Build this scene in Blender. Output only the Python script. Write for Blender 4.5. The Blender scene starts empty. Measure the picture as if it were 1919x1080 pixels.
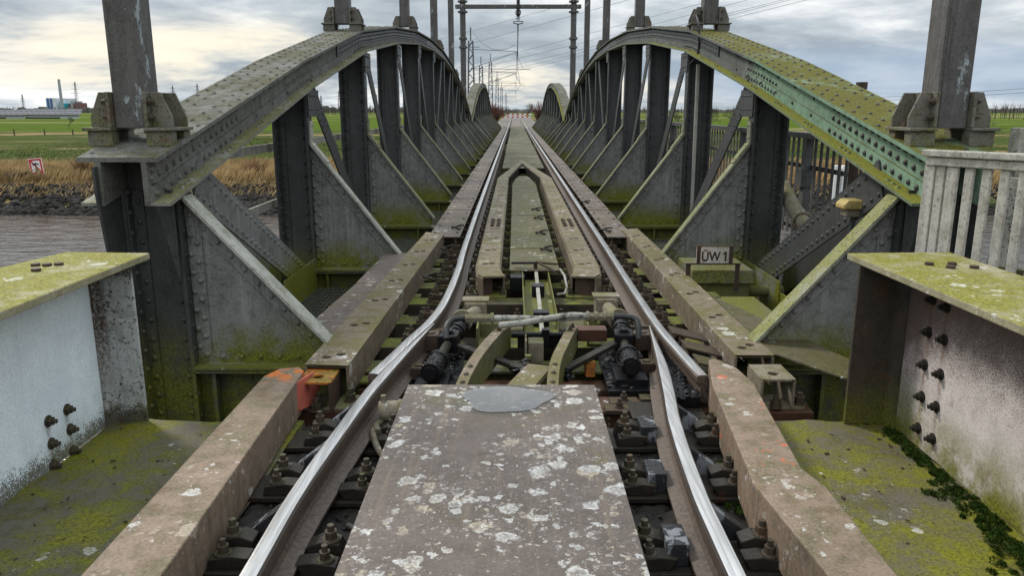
import bpy, math, random
import numpy as np
from mathutils import Vector, Matrix
random.seed(7); rng = np.random.default_rng(11)
C = bpy.context.scene.collection
scene = bpy.context.scene
R = math.radians
# ------------------------------------------------------------------ camera
CAM_Z = 1.42
PITCH = math.atan(335/1450.0); YAW = math.atan(5/1450.0)
cam_d = bpy.data.cameras.new("camera"); cam = bpy.data.objects.new("camera", cam_d); C.objects.link(cam)
cam.location = (0, 0, CAM_Z); cam.rotation_euler = (math.pi/2 - PITCH, 0, YAW)
cam_d.sensor_width = 36; cam_d.lens = 27.2; cam_d.sensor_fit = 'HORIZONTAL'
cam_d.clip_start = 0.05; cam_d.clip_end = 20000
scene.camera = cam
# ------------------------------------------------------------------ light
SUN_EL, SUN_AZ = R(44), R(-48)          # azimuth from +Y towards +X
sd = bpy.data.lights.new("sun", 'SUN'); so = bpy.data.objects.new("sun", sd); C.objects.link(so)
sd.energy = 2.5; sd.angle = R(10); sd.color = (1.0, 0.95, 0.86)
sdir = Vector((math.sin(SUN_AZ)*math.cos(SUN_EL), math.cos(SUN_AZ)*math.cos(SUN_EL), math.sin(SUN_EL)))
so.rotation_euler = (-sdir).to_track_quat('-Z', 'Y').to_euler(); so.location = sdir*60
vs = scene.view_settings
vs.view_transform = 'Standard'; vs.look = 'None'; vs.exposure = 0.18; vs.gamma = 1.0; vs.use_curve_mapping = False

class NT:
    """small node tree writer"""
    def __init__(s, tree): s.t = tree; s.n = tree.nodes; s.l = tree.links
    def new(s, typ, **kw):
        n = s.n.new(typ)
        for k, v in kw.items(): setattr(n, k, v)
        return n
    def put(s, sock, v):
        if v is None: return
        if isinstance(v, bpy.types.NodeSocket): s.l.new(v, sock)
        else:
            if sock.type == 'RGBA' and not isinstance(v, (int, float)) and len(v) == 3: v = (*v, 1)
            if sock.type == 'RGBA' and isinstance(v, (int, float)): v = (v, v, v, 1)
            sock.default_value = v
    def math(s, op, a, b=None, c=None, clamp=False):
        n = s.new('ShaderNodeMath', operation=op, use_clamp=clamp)
        s.put(n.inputs[0], a); s.put(n.inputs[1], b); s.put(n.inputs[2], c); return n.outputs[0]
    def vmath(s, op, a, b=None):
        n = s.new('ShaderNodeVectorMath', operation=op); s.put(n.inputs[0], a); s.put(n.inputs[1], b); return n.outputs[0]
    def sep(s, v): n = s.new('ShaderNodeSeparateXYZ'); s.put(n.inputs[0], v); return n.outputs
    def comb(s, x, y, z):
        n = s.new('ShaderNodeCombineXYZ'); s.put(n.inputs[0], x); s.put(n.inputs[1], y); s.put(n.inputs[2], z); return n.outputs[0]
    def noise(s, vec, scale, detail=4, rough=.6, dist=0.):
        n = s.new('ShaderNodeTexNoise'); s.put(n.inputs['Vector'], vec); n.inputs['Scale'].default_value = scale
        n.inputs['Detail'].default_value = detail; n.inputs['Roughness'].default_value = rough; n.inputs['Distortion'].default_value = dist
        return n.outputs['Fac'], n.outputs['Color']
    def voro(s, vec, scale, feature='F1', rand=1.):
        n = s.new('ShaderNodeTexVoronoi', feature=feature); s.put(n.inputs['Vector'], vec); n.inputs['Scale'].default_value = scale
        n.inputs['Randomness'].default_value = rand
        return n.outputs['Distance'], n.outputs['Color'] if 'Color' in n.outputs else None
    def ss(s, v, a, b, lo=0., hi=1.):
        n = s.new('ShaderNodeMapRange', interpolation_type='SMOOTHSTEP'); s.put(n.inputs[0], v)
        n.inputs[1].default_value = a; n.inputs[2].default_value = b; n.inputs[3].default_value = lo; n.inputs[4].default_value = hi
        return n.outputs[0]
    def mix(s, f, a, b, blend='MIX'):
        n = s.new('ShaderNodeMix', data_type='RGBA', blend_type=blend); s.put(n.inputs[0], f); s.put(n.inputs[6], a); s.put(n.inputs[7], b); return n.outputs[2]
    def ramp(s, f, stops):
        n = s.new('ShaderNodeValToRGB'); s.put(n.inputs[0], f); e = n.color_ramp.elements
        while len(e) < len(stops): e.new(.5)
        for q, (p, c) in zip(e, stops): q.position = p; q.color = (*c, 1)
        return n.outputs[0]

# ------------------------------------------------------------------ sky (world)
W = bpy.data.worlds.new("World"); scene.world = W; W.use_nodes = True
w = NT(W.node_tree); w.n.clear()
tc = w.new('ShaderNodeTexCoord').outputs['Generated']
dx, dy, dz = w.sep(tc)
zz = w.math('MAXIMUM', dz, 0.0)
den = w.math('ADD', zz, 0.15)
pv = w.comb(w.math('DIVIDE', dx, den), w.math('DIVIDE', dy, den), 3.1)
n1, _ = w.noise(pv, 1.05, 10, .58, .3)
n2, _ = w.noise(pv, .42, 3, .5)
n3, _ = w.noise(w.vmath('ADD', pv, (7.3, 2.1, 0)), 3.2, 7, .62)
cl = w.math('ADD', w.math('MULTIPLY', n1, .62), w.math('ADD', w.math('MULTIPLY', n2, .33), w.math('MULTIPLY', n3, .17)))
cloud = w.ramp(cl, [(.42, (1.02, 1.02, .99)), (.495, (.76, .79, .81)), (.555, (.52, .575, .62)), (.64, (.345, .40, .45))])
# warm break in the cloud, low in the sky on the left and straight ahead
azm = w.math('ARCTAN2', dx, dy)
wl = w.math('MULTIPLY', w.ss(azm, -.75, -.45), w.ss(azm, -.28, -.08, 1, 0))
wc = w.math('MULTIPLY', w.ss(azm, -.10, .0), w.ss(azm, .12, .32, 1, 0))
eband = w.math('MULTIPLY', w.ss(dz, .012, .035), w.ss(dz, .075, .12, 1, 0))
cband = w.math('MULTIPLY', w.ss(dz, .002, .012), w.ss(dz, .03, .085, 1, 0))
warm = w.math('ADD', w.math('MULTIPLY', wl, eband), w.math('MULTIPLY', wc, cband), clamp=True)
warm = w.math('MULTIPLY', warm, w.ss(cl, .49, .64, 1, 0))
cloud = w.mix(w.math('MULTIPLY', warm, .75), cloud, (.97, .87, .66))
# blue grey rain haze low on the right
bl = w.math('MULTIPLY', w.ss(azm, .05, .35), w.math('MULTIPLY', w.ss(dz, .0, .02), w.ss(dz, .05, .085, 1, 0)))
cloud = w.mix(w.math('MULTIPLY', bl, .75), cloud, (.33, .43, .56))
# overcast: brighter towards the zenith
up = w.ss(dz, .16, .75, 1., 2.1)
cloud = w.mix(1., cloud, w.comb(up, up, up), 'MULTIPLY')
cloud = w.mix(w.ss(dz, -.02, -.002, 1, 0), cloud, (.05, .045, .035))
sky = w.new('ShaderNodeTexSky', sky_type='NISHITA'); sky.sun_disc = False; sky.sun_elevation = SUN_EL; sky.sun_rotation = SUN_AZ
b1 = w.new('ShaderNodeBackground'); w.put(b1.inputs[0], sky.outputs[0]); b1.inputs[1].default_value = .08
b2 = w.new('ShaderNodeBackground'); w.put(b2.inputs[0], cloud); b2.inputs[1].default_value = 1.
mx = w.new('ShaderNodeMixShader'); w.put(mx.inputs[0], w.ss(cl, .36, .47, .80, 1.)); w.l.new(b1.outputs[0], mx.inputs[1]); w.l.new(b2.outputs[0], mx.inputs[2])
wo = w.new('ShaderNodeOutputWorld'); w.l.new(mx.outputs[0], wo.inputs[0])

# ------------------------------------------------------------------ materials
def newmat(name):
    m = bpy.data.materials.new(name); m.use_nodes = True
    t = NT(m.node_tree); b = m.node_tree.nodes['Principled BSDF']
    return m, t, b
def K(c, f): return tuple(min(1, x*f) for x in c)
ALGAE = (.135, .140, .016); MOSS = (.07, .085, .012)

def steel(name, base, alt=None, up=0., low=None, algae=ALGAE, thr=.5, rust=0., pits=0., spots=0., streak=.0, rough=.6,
          metal=0., bump=.25, tread=0., scale=1., chips=None, extra=None, grime=.55, spec=.2):
    m, t, b = newmat(name)
    g = t.new('ShaderNodeNewGeometry'); P, N = g.outputs['Position'], g.outputs['Normal']
    px, py, pz = t.sep(P); nz = t.sep(N)[2]
    n1, _ = t.noise(P, 1.9*scale, 6, .62); n2, _ = t.noise(P, 11*scale, 6, .68); n3, _ = t.noise(P, 85*scale, 4, .7)
    alt = alt or K(base, .62)
    col = t.mix(t.ss(n1, .35, .66), K(base, 1.18), base)
    col = t.mix(t.math('MULTIPLY', t.ss(n2, .44, .64), grime), col, alt)
    col = t.mix(t.ss(n3, .38, .7), K((1, 1, 1), 1.), (.62, .62, .62)) if False else t.mix(t.math('MULTIPLY', t.ss(n3, .42, .72), .5), col, K(alt, .7))
    if streak:
        ns, _ = t.noise(t.vmath('MULTIPLY', P, (22, 22, 1.1)), 1., 4, .6)
        col = t.mix(t.math('MULTIPLY', t.ss(ns, .5, .72), t.math('MULTIPLY', t.ss(nz, .3, .7, 1, 0), streak)), col, K(base, 1.6))
        ns2, _ = t.noise(t.vmath('MULTIPLY', P, (31, 31, 1.7)), 1., 4, .6)
        col = t.mix(t.math('MULTIPLY', t.ss(ns2, .54, .72), t.math('MULTIPLY', t.ss(nz, .3, .7, 1, 0), streak)), col, K(base, .35))
    if chips:
        nc, _ = t.noise(t.vmath('MULTIPLY', P, (7, 7, 3.)), 1., 7, .72)
        col = t.mix(t.ss(nc, chips[1], chips[1]+.035), col, chips[0])
    if extra: col = extra(t, col, P, nz, n1, n2, n3)
    mask = None
    if up:
        mask = t.math('MULTIPLY', t.ss(nz, .35, .8), up)
    if low:
        lm = t.math('MULTIPLY', t.ss(t.math('ADD', pz, t.math('MULTIPLY', n1, -.35)), low[0]-.17, low[1]-.17, 1, 0), low[2])
        mask = lm if mask is None else t.math('MAXIMUM', mask, lm)
    if mask is not None:
        nn = t.math('ADD', t.math('MULTIPLY', n1, .55), t.math('MULTIPLY', n2, .45))
        am = t.math('MULTIPLY', t.ss(nn, thr-.1, thr+.09), mask, clamp=True)
        ac = t.mix(t.ss(n3, .4, .66), K(algae, 1.25), K(algae, .5))
        col = t.mix(am, col, ac)
    if rust:
        nr, _ = t.noise(P, 6.5*scale, 7, .7)
        rm = t.math('MULTIPLY', t.ss(nr, .57, .66), rust)
        col = t.mix(rm, col, t.mix(n3, (.16, .055, .02), (.07, .03, .018)))
    if pits:
        np_, _ = t.noise(P, 55*scale, 5, .75)
        pm = t.math('MULTIPLY', t.ss(t.math('ADD', np_, t.math('MULTIPLY', n1, .25)), .68, .73), pits)
        col = t.mix(pm, col, (.022, .02, .016))
    if spots:
        wv = t.vmath('ADD', P, t.vmath('MULTIPLY', t.vmath('SUBTRACT', t.noise(P, 14, 5, .7)[1], (.5, .5, .5)), (.10, .10, .10)))
        dens, _ = t.noise(P, 2.6, 4, .6)
        for sc, th, wgt in ((10, .50, 1.), (19, .46, 1.), (40, .42, .9), (95, .40, .8)):
            d, c = t.voro(wv, sc)
            rr = t.sep(c)
            lim = t.math('MULTIPLY', t.ss(t.math('ADD', rr[0], t.math('MULTIPLY', t.math('SUBTRACT', dens, .5), 1.9)), 1.02-.62*spots, 1.25-.3*spots), th)
            e = t.math('SUBTRACT', lim, t.math('ADD', d, t.math('MULTIPLY', t.math('SUBTRACT', n2, .5), .30)))
            ring = t.ss(t.math('ABSOLUTE', t.math('SUBTRACT', e, .05)), .0, .16, 1., .55)
            sm = t.math('MULTIPLY', t.math('MULTIPLY', t.ss(e, .0, .13), ring), t.ss(t.math('ADD', t.math('MULTIPLY', n3, .6), t.math('MULTIPLY', n2, .4)), .38, .56, .12, wgt))
            lc = t.mix(t.ss(rr[1], .6, .9), (.60, .60, .58), (.44, .38, .28))
            col = t.mix(t.math('MULTIPLY', sm, .92), col, lc)
    t.put(b.inputs['Base Color'], col); b.inputs['Specular IOR Level'].default_value = spec
    rg = t.math('ADD', t.math('MULTIPLY', t.math('SUBTRACT', n2, .5), .5), rough, clamp=True)
    t.put(b.inputs['Roughness'], rg); b.inputs['Metallic'].default_value = metal
    h = t.math('ADD', t.math('MULTIPLY', n2, .5), t.math('MULTIPLY', n3, .35))
    if tread:
        sx = t.math('SINE', t.math('MULTIPLY', t.math('ADD', px, py), 190.)); sy = t.math('SINE', t.math('MULTIPLY', t.math('SUBTRACT', px, py), 190.))
        h = t.math('ADD', h, t.math('MULTIPLY', t.math('MAXIMUM', t.math('MULTIPLY', sx, sy), 0.), tread))
    bn = t.new('ShaderNodeBump'); bn.inputs['Strength'].default_value = bump; bn.inputs['Distance'].default_value = .012
    t.put(bn.inputs['Height'], h); t.put(b.inputs['Normal'], bn.outputs[0])
    return m

def plain(name, col, rough=.7, metal=0., var=.3, scale=6., bump=.0):
    m, t, b = newmat(name)
    P = t.new('ShaderNodeNewGeometry').outputs['Position']
    n, _ = t.noise(P, scale, 5, .65)
    t.put(b.inputs['Base Color'], t.mix(t.ss(n, .3, .7), K(col, 1+var), K(col, 1-var)))
    b.inputs['Roughness'].default_value = rough; b.inputs['Metallic'].default_value = metal; b.inputs['Specular IOR Level'].default_value = .08 if rough > .8 else .4
    if bump:
        bn = t.new('ShaderNodeBump'); bn.inputs['Strength'].default_value = bump; bn.inputs['Distance'].default_value = .02
        t.put(bn.inputs['Height'], n); t.put(b.inputs['Normal'], bn.outputs[0])
    return m

M = {}
GREY = (.142, .142, .130); DARK = (.056, .058, .058)
def green_paint(t, col, P, nz, n1, n2, n3):
    px, py, pz = t.sep(P)
    f = t.ss(t.math('ADD', py, t.math('MULTIPLY', n2, 2.0)), 8.6, 9.3, 1, 0)
    gp = t.mix(t.ss(n2, .4, .7), (.19, .28, .20), (.13, .20, .14))
    col = t.mix(f, col, gp)
    ch, _ = t.noise(P, 3.4, 6, .7)
    return t.mix(t.math('MULTIPLY', t.ss(ch, .60, .64), t.ss(py, 8., 12.)), col, (.20, .31, .23))
M['chord_grey'] = steel('chord grey paint', GREY, up=.8, thr=.50, algae=(.085, .078, .038), streak=.45, pits=.5, rough=.85, low=(.6, 1.3, .35), spec=.06)
M['lip_left'] = steel('grey flange with moss film', (.20, .20, .17), up=1., thr=.46, rough=.65, algae=(.15, .145, .06), pits=.5)
M['lip_right'] = steel('mossy green flange', (.14, .17, .11), up=1., thr=.36, rough=.65, algae=(.15, .15, .02))
M['chord_green'] = steel('chord green paint', (.12, .125, .12), up=1., thr=.42, streak=.15, pits=.35, rough=.8, extra=green_paint, algae=(.105, .10, .02), spec=.08)
M['dark_steel'] = steel('dark grey riveted steel', DARK, low=(-.45, .25, .9), thr=.47, streak=.3, pits=.5, rough=.42)
M['rivet_dark'] = steel('dark rivet', (.055, .055, .055), up=.4, rough=.45)
M['gusset'] = steel('grey gusset plate', (.175, .176, .170), alt=(.080, .081, .078), low=(-.16, .24, 1.), thr=.44, streak=.5, pits=.45, rough=.5)
M['gusset_flange'] = steel('pale weathered flange', (.33, .33, .29), alt=(.20, .20, .16), up=.45, thr=.54, pits=.35, streak=.3, rough=.6, algae=(.12, .125, .05))
M['gusset_flange_r'] = steel('mossy weathered flange', (.20, .20, .15), up=1., thr=.41, pits=.9, rough=.6, algae=(.17, .175, .03))
M['mast'] = steel('mast grey paint', (.105, .10, .095), streak=.5, pits=.35, chips=((.30, .34, .35), .60), rough=.5)
M['bracket'] = steel('mossy cast bracket', (.14, .13, .11), up=.55, low=(1.1, 1.62, .8), thr=.49, rust=.5, pits=.8, chips=((.42, .42, .38), .68), rough=.65)
def plate_wear(t, col, P, nz, n1, n2, n3):
    ns, _ = t.noise(t.vmath('MULTIPLY', P, (26, 1.3, 1)), 1., 5, .6); nf, _ = t.noise(t.vmath('MULTIPLY', P, (160, 3., 1)), 1., 3, .6)
    col = t.mix(t.math('MULTIPLY', t.ss(ns, .52, .72), .45), col, (.20, .155, .115))
    col = t.mix(t.math('MULTIPLY', t.ss(nf, .66, .74), .35), col, (.30, .27, .24))
    px, py, pz = t.sep(P); ex = t.math('DIVIDE', t.math('ADD', px, .045), .25); ey = t.math('DIVIDE', t.math('SUBTRACT', py, 3.58), .215)      # tide mark round the puddle
    r = t.math('ADD', t.math('SQRT', t.math('ADD', t.math('MULTIPLY', ex, ex), t.math('MULTIPLY', ey, ey))), t.math('MULTIPLY', t.math('SUBTRACT', n2, .5), .5))
    return t.mix(t.math('MULTIPLY', t.ss(r, .95, 1.12, 1, 0), .6), col, (.055, .05, .042))
M['plate_lichen'] = steel('brown plate with lichen', (.115, .094, .082), alt=(.078, .064, .055), spots=.95, up=.40, thr=.62, extra=plate_wear, rough=.5, pits=.15, bump=.12, grime=.4)
M['tread'] = steel('brown tread plate', (.125, .10, .086), alt=(.075, .06, .05), spots=.4, up=.35, thr=.58, rough=.55, tread=.9, bump=.35)
M['tread_moss'] = steel('mossy tread plate', (.095, .082, .052), alt=(.05, .044, .028), spots=.34, up=.8, thr=.49, rough=.6, tread=.9, bump=.35, algae=(.082, .078, .022))
M['channel'] = steel('mossy guard channel', (.165, .130, .096), alt=(.085, .072, .048), spots=.5, up=.65, thr=.50, rust=.25, rough=.6, algae=(.115, .108, .022))
def orange_paint(t, col, P, nz, n1, n2, n3):
    px, py, pz = t.sep(P)
    a = t.ss(t.math('ADD', py, t.math('MULTIPLY', n2, .5)), 4.02, 4.14)
    a = t.math('MULTIPLY', a, t.ss(px, -.6, -.5, 1, 0))
    col = t.mix(t.math('MULTIPLY', a, t.ss(n2, .49, .44)), col, t.mix(n3, (.55, .16, .03), (.42, .13, .04)))
    nc, _ = t.noise(P, 7., 6, .7)
    r = t.math('MULTIPLY', t.math('MULTIPLY', t.ss(px, .8, .9), t.ss(py, 2.55, 2.7)), t.ss(nc, .615, .64))
    return t.mix(r, col, (.50, .12, .06))
M['beam'] = steel('brown weathered guard beam', (.215, .160, .118), alt=(.105, .088, .058), spots=.45, up=.45, thr=.54, rust=.3, streak=.45, pits=.25, bump=.4, rough=.6, extra=orange_paint, algae=(.13, .12, .05))
M['orange'] = steel('orange marked steel', (.40, .13, .025), alt=(.11, .07, .03), rust=.8, up=.7, thr=.50, pits=.8, rough=.6)
M['red_paint'] = steel('faded red paint', (.46, .12, .08), alt=(.36, .10, .07), rough=.55, grime=.3)
def bolt_runs(t, col, py, pz, n2, n3, lst, k):
    f = None
    for yb, zb in lst:
        g_ = t.math('MULTIPLY', t.ss(t.math('ABSOLUTE', t.math('ADD', t.math('SUBTRACT', py, yb), t.math('MULTIPLY', t.math('SUBTRACT', n2, .5), .05))), .004, .022, 1, 0), t.math('MULTIPLY', t.ss(pz, zb-.20, zb-.02), t.ss(pz, zb, zb+.01, 1, 0)))
        f = g_ if f is None else t.math('MAXIMUM', f, g_)
    return t.mix(t.math('MULTIPLY', f, t.math('MULTIPLY', t.ss(n3, .3, .6), k)), col, (.12, .06, .03))
def girder_dirt(gain):
    def f(t, col, P, nz, n1, n2, n3):
        px, py, pz = t.sep(P)
        sp, _ = t.noise(P, 120, 4, .75); bl, _ = t.noise(P, 16, 5, .7)
        edge = t.math('MAXIMUM', t.ss(t.math('ADD', pz, t.math('MULTIPLY', n2, .10)), .58, .72), t.ss(t.math('ADD', pz, t.math('MULTIPLY', n2, -.22)), -.30, -.13, 1, 0))
        m1 = t.ss(t.math('ADD', sp, t.math('MULTIPLY', edge, .27*gain)), .66, .72)
        col = t.mix(t.math('MULTIPLY', m1, .9), col, (.06, .05, .04))
        col = t.mix(t.ss(bl, .69, .72), col, (.09, .045, .025))
        return bolt_runs(t, col, py, pz, n2, n3, [(3.462, 0.022), (3.312, 0.025), (3.466, -0.081), (3.311, -0.085), (3.463, -0.193), (3.3, -0.189)], .55) if gain == 1. else col
    return f
M['white_girder'] = steel('pale blue girder paint', (.74, .82, .88), alt=(.64, .71, .76), extra=girder_dirt(1.), low=(-.3, -.04, .55), thr=.5, rust=.05, streak=.10, rough=.40, bump=.05, grime=.35)
def rusty_peel(t, col, P, nz, n1, n2, n3):
    px, py, pz = t.sep(P)
    sp, _ = t.noise(P, 190, 3, .7); bl, _ = t.noise(P, 9, 5, .65)
    k = t.math('ADD', t.math('ADD', t.math('MULTIPLY', sp, .8), t.math('MULTIPLY', bl, .2)), t.math('MULTIPLY', t.ss(pz, .05, .66), .25))
    k = t.math('ADD', k, t.math('MULTIPLY', t.ss(py, 3.3, 3.9), .12))
    m1 = t.math('MULTIPLY', t.ss(k, .53, .68), .9)
    col = t.mix(m1, col, t.mix(n3, (.10, .055, .045), (.045, .03, .027)))
    return bolt_runs(t, col, py, pz, n2, n3, [(3.566, 0.541), (3.444, 0.535), (3.568, 0.38), (3.432, 0.384), (3.569, 0.216), (3.425, 0.217), (3.557, 0.056), (3.425, 0.056), (3.555, -0.107), (3.421, -0.104)], .9)
M['rusty_girder'] = steel('white girder paint peeling to rust', (.53, .48, .465), alt=(.42, .37, .355), extra=rusty_peel, low=(-.26, .16, 1.), thr=.45, rust=.3, rough=.5, bump=.15, grime=.3)
def corner_stain(t, col, P, nz, n1, n2, n3):
    px, py, pz = t.sep(P); col = girder_dirt(1.3)(t, col, P, nz, n1, n2, n3)
    k = t.math('MULTIPLY', t.ss(t.math('ADD', px, t.math('MULTIPLY', n2, .06)), -2.085, -2.045, 1, 0), t.ss(t.math('ADD', pz, t.math('MULTIPLY', n1, .3)), .0, .5))
    return t.mix(t.math('MULTIPLY', k, t.ss(n3, .25, .6)), col, (.05, .03, .02))
M['end_plate_left'] = steel('stained grey end plate', (.40, .41, .40), alt=(.2, .2, .18), extra=corner_stain, low=(-.25, .05, .5), pits=1., rust=.4, streak=.3, rough=.5)
M['end_plate_right'] = steel('dark rusted end plate', (.055, .045, .036), alt=(.03, .026, .022), low=(-.3, .10, .8), thr=.46, chips=((.33, .31, .29), .68), rust=.4, rough=.6)
M['moss_plate'] = steel('moss covered flange plate', (.27, .25, .17), alt=(.15, .14, .06), spots=.34, up=1., thr=.43, rough=.75, bump=.5, algae=(.185, .175, .03), rust=.08)
M['rust_brown'] = steel('rust brown beam', (.085, .042, .026), alt=(.05, .028, .02), up=.25, thr=.6, rust=.6, rough=.45, spots=.12)
M['rusty'] = steel('rusty steel', (.06, .042, .032), alt=(.032, .024, .019), rust=.5, up=.4, thr=.56, rough=.6)
M['dark_iron'] = steel('black oily iron', (.030, .026, .021), alt=(.016, .014, .012), up=.45, thr=.56, rough=.5, rust=.35, bump=.6, algae=(.07, .065, .03))
M['grease'] = steel('black grease', (.010, .010, .011), alt=(.006, .006, .007), rough=.22, bump=.9, grime=.5)
M['grease_spot'] = steel('greased block top', (.035, .036, .04), alt=(.012, .012, .013), chips=((.22, .23, .25), .52), rough=.25, bump=.7, scale=3.)
M['nut'] = steel('rusty nut', (.068, .055, .04), alt=(.035, .029, .022), rust=.5, up=.3, thr=.55, rough=.55)
M['floor'] = steel('mossy dirty deck floor', (.105, .095, .070), alt=(.048, .043, .032), up=.95, thr=.508, rough=.55, bump=.6, spots=.10, algae=(.155, .155, .012), grime=.85)
M['bed'] = steel('oily gritty bed', (.035, .031, .027), alt=(.016, .015, .014), rough=.5, bump=1., scale=1.2, chips=((.09, .085, .075), .66))
M['wood'] = steel('mossy sleeper wood', (.05, .04, .028), alt=(.022, .018, .014), up=.9, thr=.51, rough=.75, bump=.5, algae=(.13, .145, .018))
M['mossy_part'] = steel('mossy machine part', (.19, .165, .125), alt=(.10, .085, .055), up=.7, thr=.49, spots=.2, rust=.3, rough=.6, algae=(.13, .13, .04))
M['mossy_box'] = steel('mossy green steel', (.12, .115, .06), alt=(.06, .06, .028), up=.8, low=(-.4, .2, .7), thr=.45, rough=.65, spots=.12)
M['hose'] = steel('dusty grey hose', (.33, .32, .28), alt=(.06, .06, .055), rough=.55, scale=1.5, grime=.9)
M['rubber'] = plain('black rubber', (.02, .02, .02), .5, 0, .3, 30)
M['grating'] = steel('galvanised grating', (.10, .105, .09), alt=(.05, .05, .04), up=.4, thr=.55, rough=.5)
M['white_fence'] = steel('dirty white fence', (.42, .40, .36), alt=(.24, .22, .18), streak=.3, pits=.4, up=.4, thr=.55, rough=.6)
M['grey_fence'] = steel('dark grey fence', (.10, .10, .098), alt=(.06, .06, .055), streak=.3, up=.2, rough=.6)
M['pale_bar'] = steel('pale handrail bar', (.30, .29, .26), alt=(.17, .16, .13), streak=.3, up=.3, rough=.6)
M['concrete'] = steel('speckled concrete', (.33, .32, .28), alt=(.14, .14, .10), up=.5, pits=1., rough=.85, bump=.6)
M['rock'] = plain('dark basalt', (.030, .028, .026), .95, 0, .5, 1.6, .6)
M['sign_plate'] = steel('rust speckled white sign', (.52, .46, .42), alt=(.40, .34, .30), pits=1., rust=.35, scale=2.2, rough=.6)
M['black'] = plain('black lettering', (.015, .015, .015), .6)
M['white'] = plain('white paint', (.75, .75, .74), .5, 0, .06)
M['red'] = plain('red paint', (.50, .04, .05), .5, 0, .1)
M['yellow_lamp'] = steel('weathered yellow housing', (.42, .32, .12), alt=(.26, .20, .08), up=.4, thr=.56, rough=.6, pits=.5)
M['wire'] = plain('dark wire', (.03, .03, .032), .6)
M['far_steel'] = plain('distant lattice steel', (.10, .11, .12), .7)
M['twig'] = plain('bare twigs', (.085, .07, .055), .9, 0, .3, .3)
M['red_twig'] = plain('reddish bare twigs', (.14, .07, .055), .9, 0, .4, .8)
M['reed'] = plain('dry reed', (.36, .25, .12), .85, 0, .45, .5)
M['reed_dark'] = plain('brown dock stems', (.20, .115, .065), .85, 0, .4, .8)
M['moss_clump'] = plain('moss cushion', (.035, .062, .010), .95, 0, .6, 40, 1.)
M['ballast'] = plain('grey ballast', (.17, .155, .14), .9, 0, .5, 9., 1.)
M['abutment'] = plain('dark concrete', (.10, .10, .085), .9, 0, .4, 2., .5)

def mk_rail():
    m, t, b = newmat('rail steel')
    g = t.new('ShaderNodeNewGeometry'); P = g.outputs['Position']; px, py, pz = t.sep(P); nz = t.sep(g.outputs['Normal'])[2]
    n2, _ = t.noise(t.vmath('MULTIPLY', P, (75, 2.2, 20)), 1., 4, .6); n3, _ = t.noise(P, 50, 4, .7)
    pol = t.math('MULTIPLY', t.ss(nz, .25, .62), t.ss(pz, -.026, -.012))
    side = t.mix(t.ss(n3, .35, .7), (.115, .082, .06), (.05, .038, .03))
    top = t.mix(t.ss(n2, .3, .7), (.72, .71, .70), (.42, .41, .40))
    top = t.mix(t.ss(nz, .80, .97, 1, 0), top, (.20, .17, .15))
    top = t.mix(t.ss(n3, .66, .74), top, (.22, .17, .14))
    t.put(b.inputs['Base Color'], t.mix(pol, side, top))
    t.put(b.inputs['Metallic'], t.math('MULTIPLY', pol, .9))
    t.put(b.inputs['Roughness'], t.math('ADD', t.math('MULTIPLY', pol, -.28), t.math('ADD', t.math('MULTIPLY', n3, .14), .52)))
    bn = t.new('ShaderNodeBump'); bn.inputs['Strength'].default_value = .07; bn.inputs['Distance'].default_value = .004
    t.put(bn.inputs['Height'], t.math('ADD', n2, n3)); t.put(b.inputs['Normal'], bn.outputs[0]); return m
M['rail'] = mk_rail()
def mk_water():
    m, t, b = newmat('river water')
    P = t.new('ShaderNodeNewGeometry').outputs['Position']
    a, _ = t.noise(t.vmath('MULTIPLY', P, (.5, 1.0, 1)), 1., 4, .55, .5); c, _ = t.noise(t.vmath('MULTIPLY', P, (1.5, 3.2, 1)), 1., 3, .55)
    d, _ = t.noise(t.vmath('MULTIPLY', P, (.03, .10, 1)), 1., 3, .6)
    b.inputs['Base Color'].default_value = (.055, .042, .032, 1)
    t.put(b.inputs['Base Color'], t.mix(t.ss(d, .4, .65), (.035, .026, .02), (.055, .036, .027)))
    b.inputs['Roughness'].default_value = .07; b.inputs['IOR'].default_value = 1.33
    bn = t.new('ShaderNodeBump'); bn.inputs['Strength'].default_value = 1.; bn.inputs['Distance'].default_value = .10
    t.put(bn.inputs['Height'], t.math('ADD', a, t.math('MULTIPLY', c, .45))); t.put(b.inputs['Normal'], bn.outputs[0]); return m
M['water'] = mk_water()
def mk_meadow():
    m, t, b = newmat('meadow')
    P = t.new('ShaderNodeNewGeometry').outputs['Position']; px, py, pz = t.sep(P)
    a, _ = t.noise(t.vmath('MULTIPLY', P, (.02, .045, 1)), 1., 5, .65, .8); c, _ = t.noise(P, .35, 6, .7); f, _ = t.noise(P, 1.6, 5, .75)
    g = t.mix(t.ss(c, .35, .65), (.060, .086, .016), (.036, .054, .012))
    g = t.mix(t.ss(f, .5, .68), g, (.13, .12, .05))
    tan_ = t.mix(f, (.30, .22, .11), (.19, .14, .075))
    col = t.mix(t.ss(a, .53, .60), g, tan_)
    col = t.mix(t.ss(py, 72, 96, 1, 0), col, t.mix(f, (.26, .19, .09), (.12, .10, .045)))
    fl = t.ss(py, 190, 215)
    lush = t.mix(t.ss(c, .3, .7), (.080, .122, .010), (.055, .088, .010))
    b3, _ = t.noise(t.vmath('MULTIPLY', P, (.004, .022, 1)), 1., 3, .6)
    lush = t.mix(t.ss(b3, .55, .62), lush, (.22, .20, .10))
    col = t.mix(fl, col, lush)
    t.put(b.inputs['Base Color'], col); b.inputs['Roughness'].default_value = .95; b.inputs['Specular IOR Level'].default_value = .03
    bn = t.new('ShaderNodeBump'); bn.inputs['Strength'].default_value = .8; bn.inputs['Distance'].default_value = .5
    t.put(bn.inputs['Height'], f); t.put(b.inputs['Normal'], bn.outputs[0]); return m
M['meadow'] = mk_meadow()
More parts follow.
